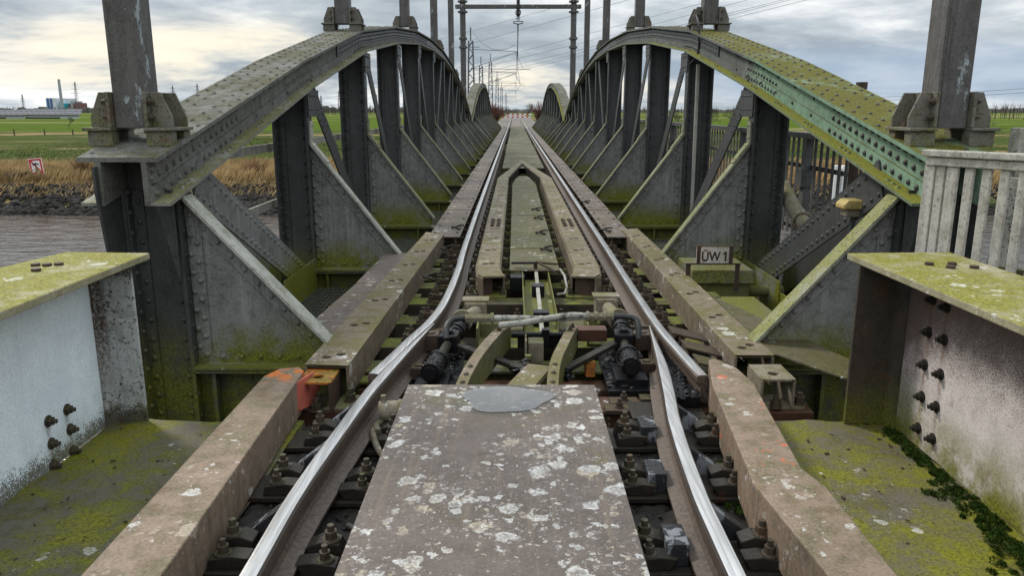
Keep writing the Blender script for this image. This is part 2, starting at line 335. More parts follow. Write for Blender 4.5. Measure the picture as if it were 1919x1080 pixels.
def mk_barn():
    m, t, b = newmat('solar roof')
    P = t.new('ShaderNodeTexCoord').outputs['Object']
    br = t.new('ShaderNodeTexBrick'); t.put(br.inputs['Vector'], t.comb(t.sep(P)[0], t.sep(P)[2], 0)); br.inputs['Scale'].default_value = 1.
    br.inputs['Brick Width'].default_value = 3.4; br.inputs['Row Height'].default_value = 1.0; br.inputs['Mortar Size'].default_value = .07
    br.inputs['Color1'].default_value = (.035, .04, .06, 1); br.inputs['Color2'].default_value = (.05, .055, .08, 1); br.inputs['Mortar'].default_value = (.30, .30, .30, 1)
    t.put(b.inputs['Base Color'], br.outputs[0]); b.inputs['Roughness'].default_value = .7; b.inputs['Specular IOR Level'].default_value = .1; return m
M['solar'] = mk_barn()
M['power_white'] = plain('power station cladding', (.55, .58, .62), .7, 0, .12, .02)
M['power_blue'] = plain('blue cladding', (.05, .12, .32), .7, 0, .1)
M['power_teal'] = plain('turquoise cladding', (.03, .36, .42), .7, 0, .1)
M['power_red'] = plain('red plant steel', (.19, .085, .085), .8, 0, .3, .05)  # red dulled to put distance haze into the colour
M['chimney'] = plain('chimney concrete', (.30, .32, .35), .8, 0, .1)
M['far_wood'] = plain('winter wood', (.075, .075, .07), .95, 0, .35, .02)
def mk_puddle():
    m = bpy.data.materials.new('standing water'); m.use_nodes = True; t = NT(m.node_tree); t.n.clear()
    fr = t.new('ShaderNodeFresnel'); fr.inputs[0].default_value = 1.5; tr = t.new('ShaderNodeBsdfTransparent'); tr.inputs[0].default_value = (.9, .89, .87, 1)
    gl = t.new('ShaderNodeBsdfGlossy'); gl.inputs['Roughness'].default_value = .02; mx_ = t.new('ShaderNodeMixShader'); o = t.new('ShaderNodeOutputMaterial')
    t.put(mx_.inputs[0], t.math('MULTIPLY', fr.outputs[0], 2.2, clamp=True)); t.l.new(tr.outputs[0], mx_.inputs[1]); t.l.new(gl.outputs[0], mx_.inputs[2]); t.l.new(mx_.outputs[0], o.inputs[0]); return m
M['puddle'] = mk_puddle()

# ------------------------------------------------------------------ mesh builder
class MB:
    def __init__(s): s.v = []; s.f = []; s.sm = []
    def add(s, vs, fs, smooth=False):
        o = len(s.v); s.v.extend([tuple(v) for v in vs]); s.f.extend([tuple(i+o for i in f) for f in fs]); s.sm.extend([smooth]*len(fs))
    def box(s, x0, x1, y0, y1, z0, z1, rot=None, piv=None):
        vs = [Vector((x, y, z)) for z in (z0, z1) for y in (y0, y1) for x in (x0, x1)]
        if rot is not None:
            p = Vector(piv) if piv is not None else Vector(((x0+x1)/2, (y0+y1)/2, (z0+z1)/2)); vs = [p+rot@(v-p) for v in vs]
        s.add(vs, [(0, 2, 3, 1), (4, 5, 7, 6), (0, 1, 5, 4), (2, 6, 7, 3), (0, 4, 6, 2), (1, 3, 7, 5)]); return s
    def bar(s, p0, p1, wd, ht, upv=(0, 0, 1)):
        p0, p1 = Vector(p0), Vector(p1); d = (p1-p0).normalized(); u = Vector(upv)
        sd_ = d.cross(u)
        if sd_.length < 1e-4: sd_ = d.cross(Vector((1, 0, 0)))
        sd_.normalize(); u = sd_.cross(d).normalized()
        vs = []
        for p in (p0, p1):
            for a, b_ in ((-1, -1), (1, -1), (1, 1), (-1, 1)): vs.append(p+sd_*(a*wd/2)+u*(b_*ht/2))
        s.add(vs, [(0, 1, 2, 3), (7, 6, 5, 4), (0, 4, 5, 1), (1, 5, 6, 2), (2, 6, 7, 3), (3, 7, 4, 0)]); return s
    def cyl(s, p0, p1, r, n=12, r1=None, smooth=True):
        p0, p1 = Vector(p0), Vector(p1); d = (p1-p0).normalized(); a = d.orthogonal().normalized(); b_ = d.cross(a); r1 = r if r1 is None else r1
        vs = []
        for p, q in ((p0, r), (p1, r1)):
            for i in range(n): t = 2*math.pi*i/n; vs.append(p+a*(math.cos(t)*q)+b_*(math.sin(t)*q))
        s.add(vs, [(i, (i+1) % n, n+(i+1) % n, n+i) for i in range(n)], smooth)
        s.add(vs, [tuple(range(n-1, -1, -1)), tuple(range(n, 2*n))]); return s
    def tube(s, pts, r, n=8):
        pts = [Vector(p) for p in pts]; vs = []; fs = []
        for k, p in enumerate(pts):
            d = (pts[min(k+1, len(pts)-1)]-pts[max(k-1, 0)]).normalized(); a = d.cross(Vector((.13, .27, .95))).normalized(); b_ = d.cross(a)
            q = r[k] if isinstance(r, (list, tuple)) else r
            for i in range(n): t = 2*math.pi*i/n; vs.append(p+a*(math.cos(t)*q)+b_*(math.sin(t)*q))
        for k in range(len(pts)-1):
            for i in range(n): fs.append((k*n+i, k*n+(i+1) % n, (k+1)*n+(i+1) % n, (k+1)*n+i))
        s.add(vs, fs, True); s.add(vs[:n], [tuple(range(n-1, -1, -1))]); s.add(vs[-n:], [tuple(range(n))]); return s
    def dome(s, c, nrm, r, h=None, n=8):
        c = Vector(c); d = Vector(nrm).normalized(); a = d.orthogonal().normalized(); b_ = d.cross(a); h = h or r*.75
        vs = []
        for q, e in ((1., -.1), (.86, .5), (.45, .9)):
            for i in range(n): t = 2*math.pi*i/n; vs.append(c+a*(math.cos(t)*r*q)+b_*(math.sin(t)*r*q)+d*(h*e))
        vs.append(c+d*h); fs = []
        for k in (0, 1):
            for i in range(n): fs.append((k*n+i, k*n+(i+1) % n, (k+1)*n+(i+1) % n, (k+1)*n+i))
        for i in range(n): fs.append((2*n+i, 2*n+(i+1) % n, 3*n))
        s.add(vs, fs, True); return s
    def prism(s, poly, off):
        """closed polygon (3d points) pushed along the vector off"""
        n = len(poly); p = [Vector(q) for q in poly]; o = Vector(off); vs = p+[q+o for q in p]
        s.add(vs, [tuple(range(n)), tuple(range(2*n-1, n-1, -1))]+[(i, n+i, n+(i+1) % n, (i+1) % n) for i in range(n)]); return s
    def hexnut(s, c, r=.02, h=.025, stud=.02, ax=(0, 0, 1), washer=True):
        c = Vector(c); d = Vector(ax).normalized()
        if washer: s.cyl(c, c+d*.006, r*1.35, 12)
        s.cyl(c+d*.006, c+d*(.006+h), r, 6, smooth=False)
        if stud: s.cyl(c+d*(.006+h), c+d*(.006+h+stud), r*.55, 8)
        return s
    def sweep(s, path, x0, x1, h0, h1):
        """rectangle x0..x1, h0..h1 (relative to the path height) along (y, z) path"""
        vs = []
        for (y, z) in path: vs += [(x0, y, z+h0), (x1, y, z+h0), (x1, y, z+h1), (x0, y, z+h1)]
        n = len(path); fs = [(0, 1, 2, 3), (4*n-1, 4*n-2, 4*n-3, 4*n-4)]
        for k in range(n-1):
            a = 4*k
            for i in range(4): j = (i+1) % 4; fs.append((a+j, a+i, a+4+i, a+4+j))
        s.add(vs, fs); return s
    def sheet(s, quad, nx, ny, fn=None):
        a, b_, c, d = [Vector(q) for q in quad]; vs = []
        for j in range(ny+1):
            for i in range(nx+1):
                u, v = i/nx, j/ny; p = a*(1-u)*(1-v)+b_*u*(1-v)+c*u*v+d*(1-u)*v
                vs.append(fn(p) if fn else p)
        s.add(vs, [(j*(nx+1)+i, j*(nx+1)+i+1, (j+1)*(nx+1)+i+1, (j+1)*(nx+1)+i) for j in range(ny) for i in range(nx)], fn is not None); return s
    def build(s, name, mat, parent=None, bevel=0., base=None, mat2=None):
        me = bpy.data.meshes.new(name); v = np.array(s.v, dtype=np.float64)
        if parent is not None: loc = world_loc(parent)
        elif base is not None: loc = np.array(base)
        else: lo, hi = v.min(0), v.max(0); loc = np.array([(lo[0]+hi[0])/2, (lo[1]+hi[1])/2, lo[2]])
        me.from_pydata((v-loc).tolist(), [], s.f); me.polygons.foreach_set('use_smooth', s.sm)
        me.materials.append(M[mat] if isinstance(mat, str) else mat); 
        if mat2: me.materials.append(M[mat2[0]]); me.polygons.foreach_set('material_index', [1 if i >= mat2[1] else 0 for i in range(len(s.f))])
        me.update(); o = bpy.data.objects.new(name, me); C.objects.link(o)
        if parent is not None: o.parent = parent
        else: o.location = loc
        if bevel:
            bm = o.modifiers.new('bevel', 'BEVEL'); bm.width = bevel; bm.segments = 2; bm.limit_method = 'ANGLE'; bm.angle_limit = R(40)
        return o
def world_loc(o):
    l = np.zeros(3)
    while o is not None: l = l+np.array(o.location); o = o.parent
    return l
def thing(name, label, cat, loc=(0, 0, 0), group=None):
    o = bpy.data.objects.new(name, None); o.empty_display_size = .1; C.objects.link(o); o.location = loc
    return tag(o, label, cat, group)
def tag(o, label, cat, group=None, kind=None):
    o['label'] = label; o['category'] = cat
    if group: o['group'] = group
    if kind: o['kind'] = kind
    return o
def dup(root, loc, label, group=None):
    def cp(o, par):
        c = o.copy(); C.objects.link(c)
        if par is not None: c.parent = par
        for ch in list(o.children): cp(ch, c)
        return c
    r = cp(root, None); r.location = loc; r['label'] = label
    if group: r['group'] = group
    return r
def struct(o): o['kind'] = 'structure'; return o
ORD = 'first second third fourth fifth sixth seventh eighth ninth tenth eleventh twelfth'.split()
SIDE = {-1: 'left', 1: 'right'}

# ------------------------------------------------------------------ terrain, river, abutments
def terrain_z(x, y):
    y_ = y; y = y-3.2 if y < 66 else y
    z = -8.0+min(1., max(0., (y-46.5)/2))*2.2                    # river bed
    if y > 48.5: z = -5.8+1.8*min(1., (y-48.5)/7.5)
    if y > 60: z += .25*math.sin(x*.05+y*.021)*min(1, (y-60)/30)
    if 67.5 < y:                                                   # approach embankment
        top = -.34; d = max(0, abs(x-.2)-4.2); e = top-d*.62-max(0, y-320)*.03
        z = max(z, e-max(0, 69.5-y)*1.2)
    return z
def make_terrain():
    xs = sorted(set([round(v, 2) for v in list(np.linspace(-70, 70, 71))+[-5, -4.6, -4, 4.4, 5, 6]+[-9000, -5000, -2500, -1200, -600, -300, -180, -110, 110, 180, 300, 600, 1200, 2500, 5000, 9000]]))
    ys = [46.5, 49.7, 51.7]+list(np.linspace(52.7, 70, 20))+[72, 76, 80, 90, 100, 120, 150, 180, 230, 300, 420, 600, 900, 1400, 2200, 4000, 7000, 12000]
    m = MB(); nx = len(xs)
    m.add([(x, y, terrain_z(x, y)) for y in ys for x in xs], [(j*nx+i, j*nx+i+1, (j+1)*nx+i+1, (j+1)*nx+i) for j in range(len(ys)-1) for i in range(nx-1)], True)
    return struct(m.build('meadow', 'meadow', base=(0, 46.5, -8)))
make_terrain()
m = MB(); m.add([(-700, -60, -5.55), (700, -60, -5.55), (700, 56, -5.55), (-700, 56, -5.55)], [(0, 1, 2, 3)]); struct(m.build('river', 'water', base=(0, 0, -5.55)))
m = MB(); m.box(-2.62, 2.6, -3, 3.6, -9, -1.25); m.box(-2.62, 2.6, -3, 3.3, -1.25, -.34)
tag(m.build('bridge_abutment', 'abutment', bevel=.02), 'dark concrete abutment carrying the near deck floor in front of the swing span', 'abutment')
# deck floor of the approach (three strips: walk floor left, oily bed, walk floor right)
def floor_fn(p): return p+Vector((0, 0, .006*math.sin(p.x*9+p.y*5)+random.uniform(-.004, .004)))
for x0, x1, nm in ((-2.14, -1.12, 'deck_floor'), (1.0, 1.98, 'deck_floor')):
    m = MB(); m.sheet([(x0, -1, -.2), (x1, -1, -.2), (x1, 3.86, -.2), (x0, 3.86, -.2)], 16, 60, floor_fn)
    m.box(x0, x1, 3.60, 3.86, -.32, -.215); struct(m.build(nm, 'floor', base=(0, 0, -.2)))
m = MB(); m.sheet([(-1.13, -1, -.225), (1.02, -1, -.225), (1.02, 3.84, -.225), (-1.13, 3.84, -.225)], 60, 130, lambda p: p+Vector((0, 0, random.uniform(-.012, .012))))
m.box(-1.13, 1.02, 3.3, 3.84, -.5, -.26); struct(m.build('track_bed', 'bed', base=(0, 0, -.225)))

# ------------------------------------------------------------------ arch trusses
NODES = [(4.42, 1.155), (7.75, 1.885), (10.8, 2.45), (13.85, 2.80), (16.9, 3.02), (19.95, 3.10), (23., 3.06), (26.05, 2.87), (29.1, 2.55), (32.15, 2.10), (35.2, 1.50), (36.55, 1.17)]
PY = [4.72+3.04*k for k in range(11)]
def chord_z(y):
    for (a, za), (b, zb) in zip(NODES, NODES[1:]):
        if a <= y <= b: return za+(zb-za)*(y-a)/(b-a)
    return NODES[0][1] if y < NODES[0][0] else NODES[-1][1]
def chord_slope(y): return math.atan2(chord_z(y+.05)-chord_z(y-.05), .1)
def smooth_path(y0=NODES[0][0], y1=NODES[-1][0], step=.0):
    return [(y, z) for y, z in NODES if y0 <= y <= y1]
def rivet_row(m, y0, y1, step, x, h, nrm, r=.017, n=8):
    y = y0
    while y <= y1:
        sl = chord_slope(y)
        m.dome((x, y, chord_z(y)+h/math.cos(sl)), nrm if nrm[0] else (0, -math.sin(sl), math.cos(sl)), r, r*.8, n); y += step
def make_truss(side, oy, detail, label):
    s = -side                                     # inner side direction in x
    cx = -2.28 if side < 0 else 2.58
    t = thing('arch_truss', label, 'bridge truss', (cx, 4.42+oy, -.95))
    top = [(y+oy, z) for y, z in NODES]
    q = lambda a, b: (min(a, b), max(a, b))
    ch = MB()
    ch.sweep(top, *q(cx-s*.20, cx+s*.262), -.026, 0)
    win, wout = cx+s*.178, cx-s*.085
    for wx in (win, wout): ch.sweep(top, *q(wx-.0165, wx+.0165), -.275, -.027)
    lf = MB(); lf.sweep(top, *q(win+s*.018, win+s*.135), -.275, -.257); lf.sweep(top, *q(wout-s*.018, wout-s*.12), -.275, -.257)
    ch.sweep(top, *q(win+s*.018, win+s*.030), -.256, -.175)                  # vertical leg of the bottom angle
    rv = ch if side < 0 or not detail else MB()
    if detail:
        # top plate rivets
        for x, r0 in ((-s*.15, 0), (s*.215, .05), (-s*.05, .08), (s*.12, .0)):
            rivet_row(rv, 4.50+r0, 13.5, .20, cx+x, 0, (0, 0, 1), .0165, 7)
            rivet_row(rv, 13.55+r0, 20., .2, cx+x, 0, (0, 0, 1), .017, 5)
        # web rivets on the inner face
        f = win+s*.017; fl = win+s*.030
        rivet_row(rv, 4.50, 5.95, .095, f, -.055, (s, 0, 0), .0205); rivet_row(rv, 4.46, 5.95, .105, f, -.125, (s, 0, 0), .0205)
        rivet_row(rv, 4.48, 6.0, .105, fl, -.215, (s, 0, 0), .0205)
        for y in (4.47,): 
            for h in (-.08, -.15, -.22): rv.dome((f, y, chord_z(y)+h), (s, 0, 0), .021)
        for y in np.arange(6.35, 9.0, .45):
            for h in (-.07, -.20): rv.dome((fl if h < -.19 else f, y, chord_z(y)+h), (s, 0, 0), .017)
        for yc in (7.75, 10.8):
            rivet_row(rv, yc-.45, yc+.45, .09, f, -.055, (s, 0, 0), .017); rivet_row(rv, yc-.45, yc+.45, .09, f, -.14, (s, 0, 0), .017); rivet_row(rv, yc-.45, yc+.45, .09, fl, -.215, (s, 0, 0), .017)
        for y in np.arange(4.7, 13, .75):
            sl = chord_slope(y)
            for d in (0, .07, .14): lf.dome((win+s*.085, y+d, chord_z(y+d)-.256), (0, -math.sin(sl), math.cos(sl)), .016)
    nf = len(ch.f)
    if rv is not ch: ch.add(rv.v, rv.f, True)
    tc_ = ch.build('top_chord', 'chord_grey' if side < 0 or not detail else 'chord_green', t, mat2=('rivet_dark', nf) if rv is not ch else None)
    lf.build('lower_flange', 'lip_left' if side < 0 else 'lip_right', tc_)
    # riveted cover strip along the inner web
    cv = MB(); f = win+s*.017
    pts = [(y, chord_z(y)) for y in [9.4, 10.8, 13.85, 16.9, 19.95, 23., 26.05, 29.1, 31.5]] if detail or True else []
    cv.sweep([(y+oy, z) for y, z in pts], *q(f, f+s*.018), -.17, -.055)
    if detail: rivet_row(cv, 9.5, 19, .1, f+s*.018, -.09, (s, 0, 0), .013, 6); rivet_row(cv, 9.5, 19, .1, f+s*.018, -.14, (s, 0, 0), .013, 6)
    cv.build('cover_strip', 'dark_steel', t)
    # bottom chord
    bc = MB(); bc.box(*q(cx-s*.10, cx+s*.0+s*.26), 4.45+oy, 36.5+oy, -.95, -.15) if not detail else None
    if detail:
        bc.box(*q(cx+s*.235, cx+s*.255), 4.95, 36.5, -.95, -.15); bc.box(*q(cx-s*.12, cx-s*.10), 4.45, 36.5, -.95, -.15); bc.box(*q(cx-s*.14, cx+s*.27), 4.45, 36.5, -.98, -.95)
        bc.box(*q(cx+s*.256, cx+s*.268), 6.6, 7.75, -.5, -.05)
        for y in np.arange(4.9, 12, .14): bc.dome((cx+s*.256, y, -.24), (s, 0, 0), .015, n=6)
    bc.build('bottom_chord', 'gusset', t)
    for k, y0 in enumerate(PY):
        y = y0+oy
        zt = chord_z(y0)-.276
        xo, xi = cx-s*.07, cx+s*.255               # outer and inner flange faces
        d = detail and k < 6
        p = MB()
        zb = -1.35 if k == 0 else -.95
        p.box(*q(xo, xi), y-.009, y+.009, zb, zt)
        for fx in (xo, xi): p.box(*q(fx-.010, fx+.010), y-.088, y+.088, zb, zt)
        for fx, e in ((xo, s), (xi, -s)):
            p.box(*q(fx+e*.010, fx+e*.090), y-.021, y-.009, zb, zt); p.box(*q(fx+e*.010, fx+e*.022), y-.078, y-.021, zb, zt)
        if d:
            for fx, e in ((xo, s), (xi, -s)):
                for z in np.arange(zb+.1, zt-.03, .125 if k < 3 else .2):
                    p.dome((fx+e*.058, y-.021, z), (0, -1, 0), .019, n=7 if k < 3 else 5)
                    if k < 3: p.dome((fx+e*.022, y-.058, z+.06), (e, 0, 0), .019, n=7)
            if k < 4:
                for z in np.arange(zb+.1, zt-.03, .15):
                    p.dome((xi+s*.010, y-.06, z), (s, 0, 0), .013, n=6)
        if k == 0: p.box(*q(wout+s*.018, win-s*.018), y-.009, y+.009, zt, chord_z(y0)-.03)
        if k == 0:                                  # flared side plates under the chord end
            for fx in (xo-s*.03, ):
                p.prism([(fx, y-.34, zt+.16), (fx, y-.34, zt+.02), (fx, y-.14, -.35), (fx, y-.09, -.35), (fx, y-.02, zt+.16)], (s*.016, 0, 0))
            p.prism([(cx+s*.125, y-.13, zt+.01), (cx+s*.25, y-.13, zt+.01), (cx+s*.25, y-.13, .38)], (0, .012, 0))
        p.build('post', 'dark_steel', t)
        # knee gusset in the plane across the track
        tip = xi+s*(.87 if side < 0 else .84); zbm = -.16
        zg = .90 if k == 0 else 1.08
        zg = min(zg, zt-.02 if k == 0 else zt-.28)
        g = MB(); yq = y-.012
        tp = (tip, yq, -.05); hi = (xi+s*.012, yq, zg)
        g.prism([hi, (xi+s*.012, yq, zbm), (tip, yq, zbm), tp], (0, .014, 0))
        # hypotenuse angles and post angle
        dv = Vector(tp)-Vector(hi); L = dv.length; dn = dv.normalized(); nrm = Vector((-abs(dn.z)*s, 0, -abs(dn.x)))
        nin = Vector((dn.z, 0, -dn.x)) if (Vector((dn.z, 0, -dn.x)).z < 0) else Vector((-dn.z, 0, dn.x))
        def strip(a, b_, wd, dep):
            a, b_ = Vector(a), Vector(b_); g.prism([a, b_, b_+nin*wd, a+nin*wd], (0, -dep, 0))
        strip(Vector(hi)+dn*.02-Vector((0, .001, 0)), Vector(tp)-Vector((0, .001, 0)), .085, .012)
        g.box(*q(xi+s*.013, xi+s*.10), yq-.010, yq-.001, zbm, zg-.11)
        g.box(*q(xi+s*.101, tip-s*.03), yq-.0085, yq-.001, zbm, zbm+.085)
        if d:
            for u in np.arange(.1, L-.08, .115 if k < 3 else .16):
                g.dome(Vector(hi)+dn*u+nin*.05-Vector((0, .013, 0)), (0, -1, 0), .018, n=7 if k < 3 else 5)
            for z in np.arange(zbm+.06, zg-.2, .12 if k < 3 else .18):
                g.dome((xi+s*.072, yq-.013, z), (0, -1, 0), .019, n=7 if k < 3 else 5)
                if k < 2: g.dome((xi+s*.030, yq-.013, z+.05), (0, -1, 0), .019, n=7)
            if k < 4:
                for x in np.arange(.17, .75, .12): g.dome((xi+s*x, yq-.013, zbm+.045), (0, -1, 0), .015, n=7)
        gg = g.build('knee_gusset', 'gusset', t)
        fm = 'gusset_flange' if (side < 0 and k < 2) else 'gusset_flange_r'
        fl = MB(); w_ = .15 if k == 0 else .12
        a = Vector(hi)-nin*.012-dn*.0; b_ = Vector(tp)-nin*.012+dn*.03
        fl.bar(a, b_, w_, .022, upv=-nin)
        fl.bar(a+Vector((s*.002, 0, .22)) if k else a, a, w_*.9, .02, upv=(s, 0, 0)) if k else None
        if detail and 0 < k < 4:
            fl.bar(a-nin*.016+dn*.0, a-nin*.016+dn*.24, w_*.95, .012, upv=-nin)
            for u in (.04, .19):
                for e in (-.035, .035): fl.dome(a-nin*.021+dn*u+Vector((0, e, 0)), -nin, .012, n=6)
            for z in (.06, .18):
                for e in (-.03, .03): fl.dome(a+Vector((s*.012, e, z)), (s, 0, 0), .012, n=6)
        fl.build('gusset_flange', fm, gg, bevel=.004 if k < 2 and detail else 0)
        lg = MB(); lg.box(*q(xi+s*.012, tip-s*.02), yq-.10, yq-.014, zbm-.018, zbm-.002); lg.build('ledge', 'mossy_box', gg)
        # gusset plate under the chord at the post head
        if k > 0 and k < 10 and detail and k < 6:
            hp = MB(); fx = xi+s*.012
            hp.prism([(fx, y-.06, zt-.005), (fx, y+.36, zt+.0), (fx, y+.36, zt-.16), (fx, y+.28, zt-.26), (fx, y-.06, zt-.26)], (s*.012, 0, 0))
            for yy in (0., .1, .2, .3):
                for z in (-.06, -.19): hp.dome((fx+s*.012, y+yy, zt+z), (s, 0, 0), .013, n=6)
            hp.build('head_plate', 'dark_steel', t)
    for k in range(10):
        y0, y1 = PY[k], PY[k+1]
        if k < 5: a = (y0+.30, chord_z(y0+.30)-.31); b_ = (y1-.12, -.30)
        else: a = (y1-.30, chord_z(y1-.30)-.31); b_ = (y0+.12, -.30)
        dg = MB()
        for fx in (cx+s*.215, cx-s*.09):
            dg.bar((fx, a[0]+oy, a[1]), (fx, b_[0]+oy, b_[1]), .016, .27 if k == 0 else .21, upv=(0, 0, 1))
        if k == 0 and detail: pass
        if detail and k < 5:
            A, B = Vector((cx+s*.223, a[0], a[1])), Vector((cx+s*.223, b_[0], b_[1])); dd = (B-A).normalized(); nn = Vector((0, dd.z, -dd.y)); L = (B-A).length
            for e in ((-.085, .085) if k == 0 else (-.06, .06)):
                u = .04 if e > 0 else .09
                while u < L-.05:
                    if k == 0 or u < .75: dg.dome(A+dd*u+nn*e, (s, 0, 0), .018 if k == 0 else .014, n=8 if k == 0 else 6)
                    u += .105
        dg.build('diagonal', 'gusset' if side < 0 and k == 0 else 'dark_steel', t)  # first left diagonal is lighter grey: light on its face put into the colour
    return t
make_truss(-1, 0, True, 'grey riveted arch truss left of the track, ending beside the pale blue girder')
make_truss(1, 0, True, 'arch truss right of the track with pale green mossy paint on its near chord')
make_truss(-1, 32.75, False, 'small far arch truss of the second span seen beyond the left truss')
make_truss(1, 32.75, False, 'small far arch truss of the second span seen beyond the right truss')
# pier between the spans
m = MB(); m.prism([(-3.6, 36.2, -9), (4, 36.2, -9), (3.7, 36.3, -1.1), (-3.3, 36.3, -1.1)], (0, 1.3, 0))
tag(m.build('bridge_pier', 'abutment', bevel=.05), 'concrete river pier under the joint of the two arch spans', 'pier')
m = MB(); m.prism([(-3.6, 69.2, -7), (4, 69.2, -7), (3.7, 69.3, -1.1), (-3.3, 69.3, -1.1)], (0, 1.2, 0))
tag(m.build('bridge_abutment', 'abutment', bevel=.05), 'far concrete abutment where the second span meets the gravel embankment', 'abutment')

# cross girders and stringers
cg0 = None
for sp in (0, 1):
    for k, y0 in enumerate(PY):
        y = y0+sp*32.75
        m = MB(); m.box(-2.02, 2.32, y-.008, y+.008, -.95, -.19); m.box(-2.01, 2.31, y-.11, y+.11, -.20, -.185); m.box(-2.01, 2.31, y-.11, y+.11, -.97, -.952)
        if sp == 0 and k < 4:
            for x in np.arange(-1.9, 2.3, .55): m.box(x-.012, x+.012, y-.09, y-.009, -.95, -.205)
            for x in np.arange(-1.95, 2.3, .13): m.dome((x, y-.009, -.26), (0, -1, 0), .014, n=6)
        lb = (f'dark riveted cross girder under the knee gussets of the {ORD[k]} pair of truss posts' if sp == 0 else 'dark cross girder of the far span, hidden low between the far trusses')
        tag(m.build('cross_girder', 'dark_steel'), lb, 'cross girder', 'cross girders of the near span' if sp == 0 else 'cross girders of the far span')
for x, sd_ in ((-.54, 'left'), (.97, 'right')):
    m = MB(); m.box(x-.09, x+.09, 4.9, 69, -.385, -.365); m.box(x-.008, x+.008, 4.9, 69, -.9, -.386); m.box(x-.09, x+.09, 4.9, 69, -.92, -.901)
    tag(m.build('track_stringer', 'dark_steel'), f'dark long stringer beam under the {sd_} bridge rail', 'stringer')
# cable ducts / shadowy lower bracing below deck
m = MB()
for k in range(10):
    m.bar((-1.9, PY[k]+.1, -.93), (2.2, PY[k+1]-.1, -.93), .1, .012); m.bar((2.2, PY[k]+.1, -.945), (-1.9, PY[k+1]-.1, -.945), .1, .012)
tag(m.build('wind_bracing', 'dark_steel'), 'crossed flat bracing bars low under the deck of the near span', 'bracing')

# gratings in the bays beside the track
def grating(x0, x1, y0, y1, z, lb):
    m = MB()
    for x in np.arange(x0, x1+.001, .042): m.box(x-.0025, x+.0025, y0, y1, z-.03, z)
    for y in np.arange(y0, y1+.001, .12): m.box(x0, x1, y-.003, y+.003, z-.0085, z-.0005)
    return tag(m.build('grating_panel', 'grating'), lb, 'grating', 'gratings beside the track')
for k in range(6):
    for sd_, (x0, x1) in ((-1, (-1.99, -1.02)), (1, (1.3, 2.29))):
        grating(x0, x1, PY[k]+.13, PY[k+1]-.13, -.34, f'galvanised grating in the {ORD[k]} bay of the {SIDE[sd_]} truss, between its posts and the track')
# ------------------------------------------------------------------ rails
PROF = [(-.07, -.16), (.07, -.16), (.07, -.148), (.02, -.132), (.009, -.115), (.009, -.052), (.033, -.040), (.0345, -.012), (.027, -.002), (.012, 0.), (-.012, 0.), (-.027, -.002), (-.0345, -.012), (-.033, -.040), (-.009, -.052), (-.009, -.115), (-.02, -.132), (-.07, -.148)]
def crspline(pts, n=6):
    out = []; P = [Vector(p) for p in pts]
    for i in range(len(P)-1):
        p0, p1, p2, p3 = P[max(i-1, 0)], P[i], P[i+1], P[min(i+2, len(P)-1)]
        for k in range(n):
            t = k/n; out.append(.5*((2*p1)+(p2-p0)*t+(2*p0-5*p1+4*p2-p3)*t*t+(3*p1-p0-3*p2+p3)*t**3))
    return out+[P[-1]]
def rail(pts, lb, taper=None, cut=None):
    """pts (x, y, z of rail top); taper: (index from end, side) narrows the head near the far end; cut trims one side"""
    m = MB(); n = len(PROF); vs = []
    P = [Vector(p) for p in pts]
    for k, p in enumerate(P):
        d = (P[min(k+1, len(P)-1)]-P[max(k-1, 0)]); d.z = 0; d.normalize(); r = Vector((d.y, -d.x, 0))
        f, off, drop = (1, 0, 0) if taper is None else taper(p)
        for x, z in PROF: vs.append(p+r*(max(min(x, off+.07*f*2), -9) if False else (x*f+off))+Vector((0, 0, z if z < -.1 else z-drop)))
    fs = []
    for k in range(len(P)-1):
        for i in range(n): j = (i+1) % n; fs.append((k*n+i, k*n+j, (k+1)*n+j, (k+1)*n+i))
    fs += [tuple(range(n-1, -1, -1)), tuple(range((len(P)-1)*n, len(P)*n))]
    m.add(vs, fs); o = m.build('rail', 'rail'); return tag(o, lb, 'rail', 'running rails')
sm = lambda a, b, v: (lambda t: t*t*(3-2*t))(min(1, max(0, (v-a)/(b-a))))
L1 = crspline([(-.833, -1, 0), (-.833, 1, 0), (-.833, 2.15, 0), (-.832, 2.6, 0), (-.815, 2.95, 0), (-.790, 3.3, 0), (-.757, 3.72, 0), (-.713, 4.08, 0), (-.640, 4.60, 0), (-.565, 5.08, 0)])
rail(L1, 'shiny near rail left of the lichen spotted plate, ending in a tapered tip', lambda p: (1-.8*sm(4.0, 5.1, p.y), .015*sm(4, 5.1, p.y), 0))
R1 = crspline([(.697, -1, 0), (.697, 2.15, 0), (.708, 2.8, 0), (.748, 3.38, 0), (.80, 3.8, 0), (.872, 4.45, 0), (.925, 5.02, 0)])
rail(R1, 'shiny near rail right of the lichen spotted plate, ending in a tapered tip', lambda p: (1-.8*sm(4.0, 5.05, p.y), -.015*sm(4, 5., p.y), 0))
L2 = crspline([(-.785, 4.08, -.012), (-.73, 4.35, -.006), (-.655, 4.75, 0), (-.575, 5.2, 0), (-.53, 5.8, 0), (-.515, 7.0, 0), (-.535, 9, 0), (-.545, 20, 0), (-.55, 70, 0), (-.55, 128, -.03)])
rail(L2, 'long polished rail running over the bridge on the left to the horizon')
R2 = crspline([(1.045, 4.08, -.02), (1.012, 4.42, -.01), (.972, 4.95, 0), (.965, 5.8, 0), (.968, 7.0, 0), (.972, 9, 0), (.975, 20, 0), (.975, 70, 0), (.975, 128, -.03)])
rail(R2, 'long polished rail running over the bridge on the right to the horizon')

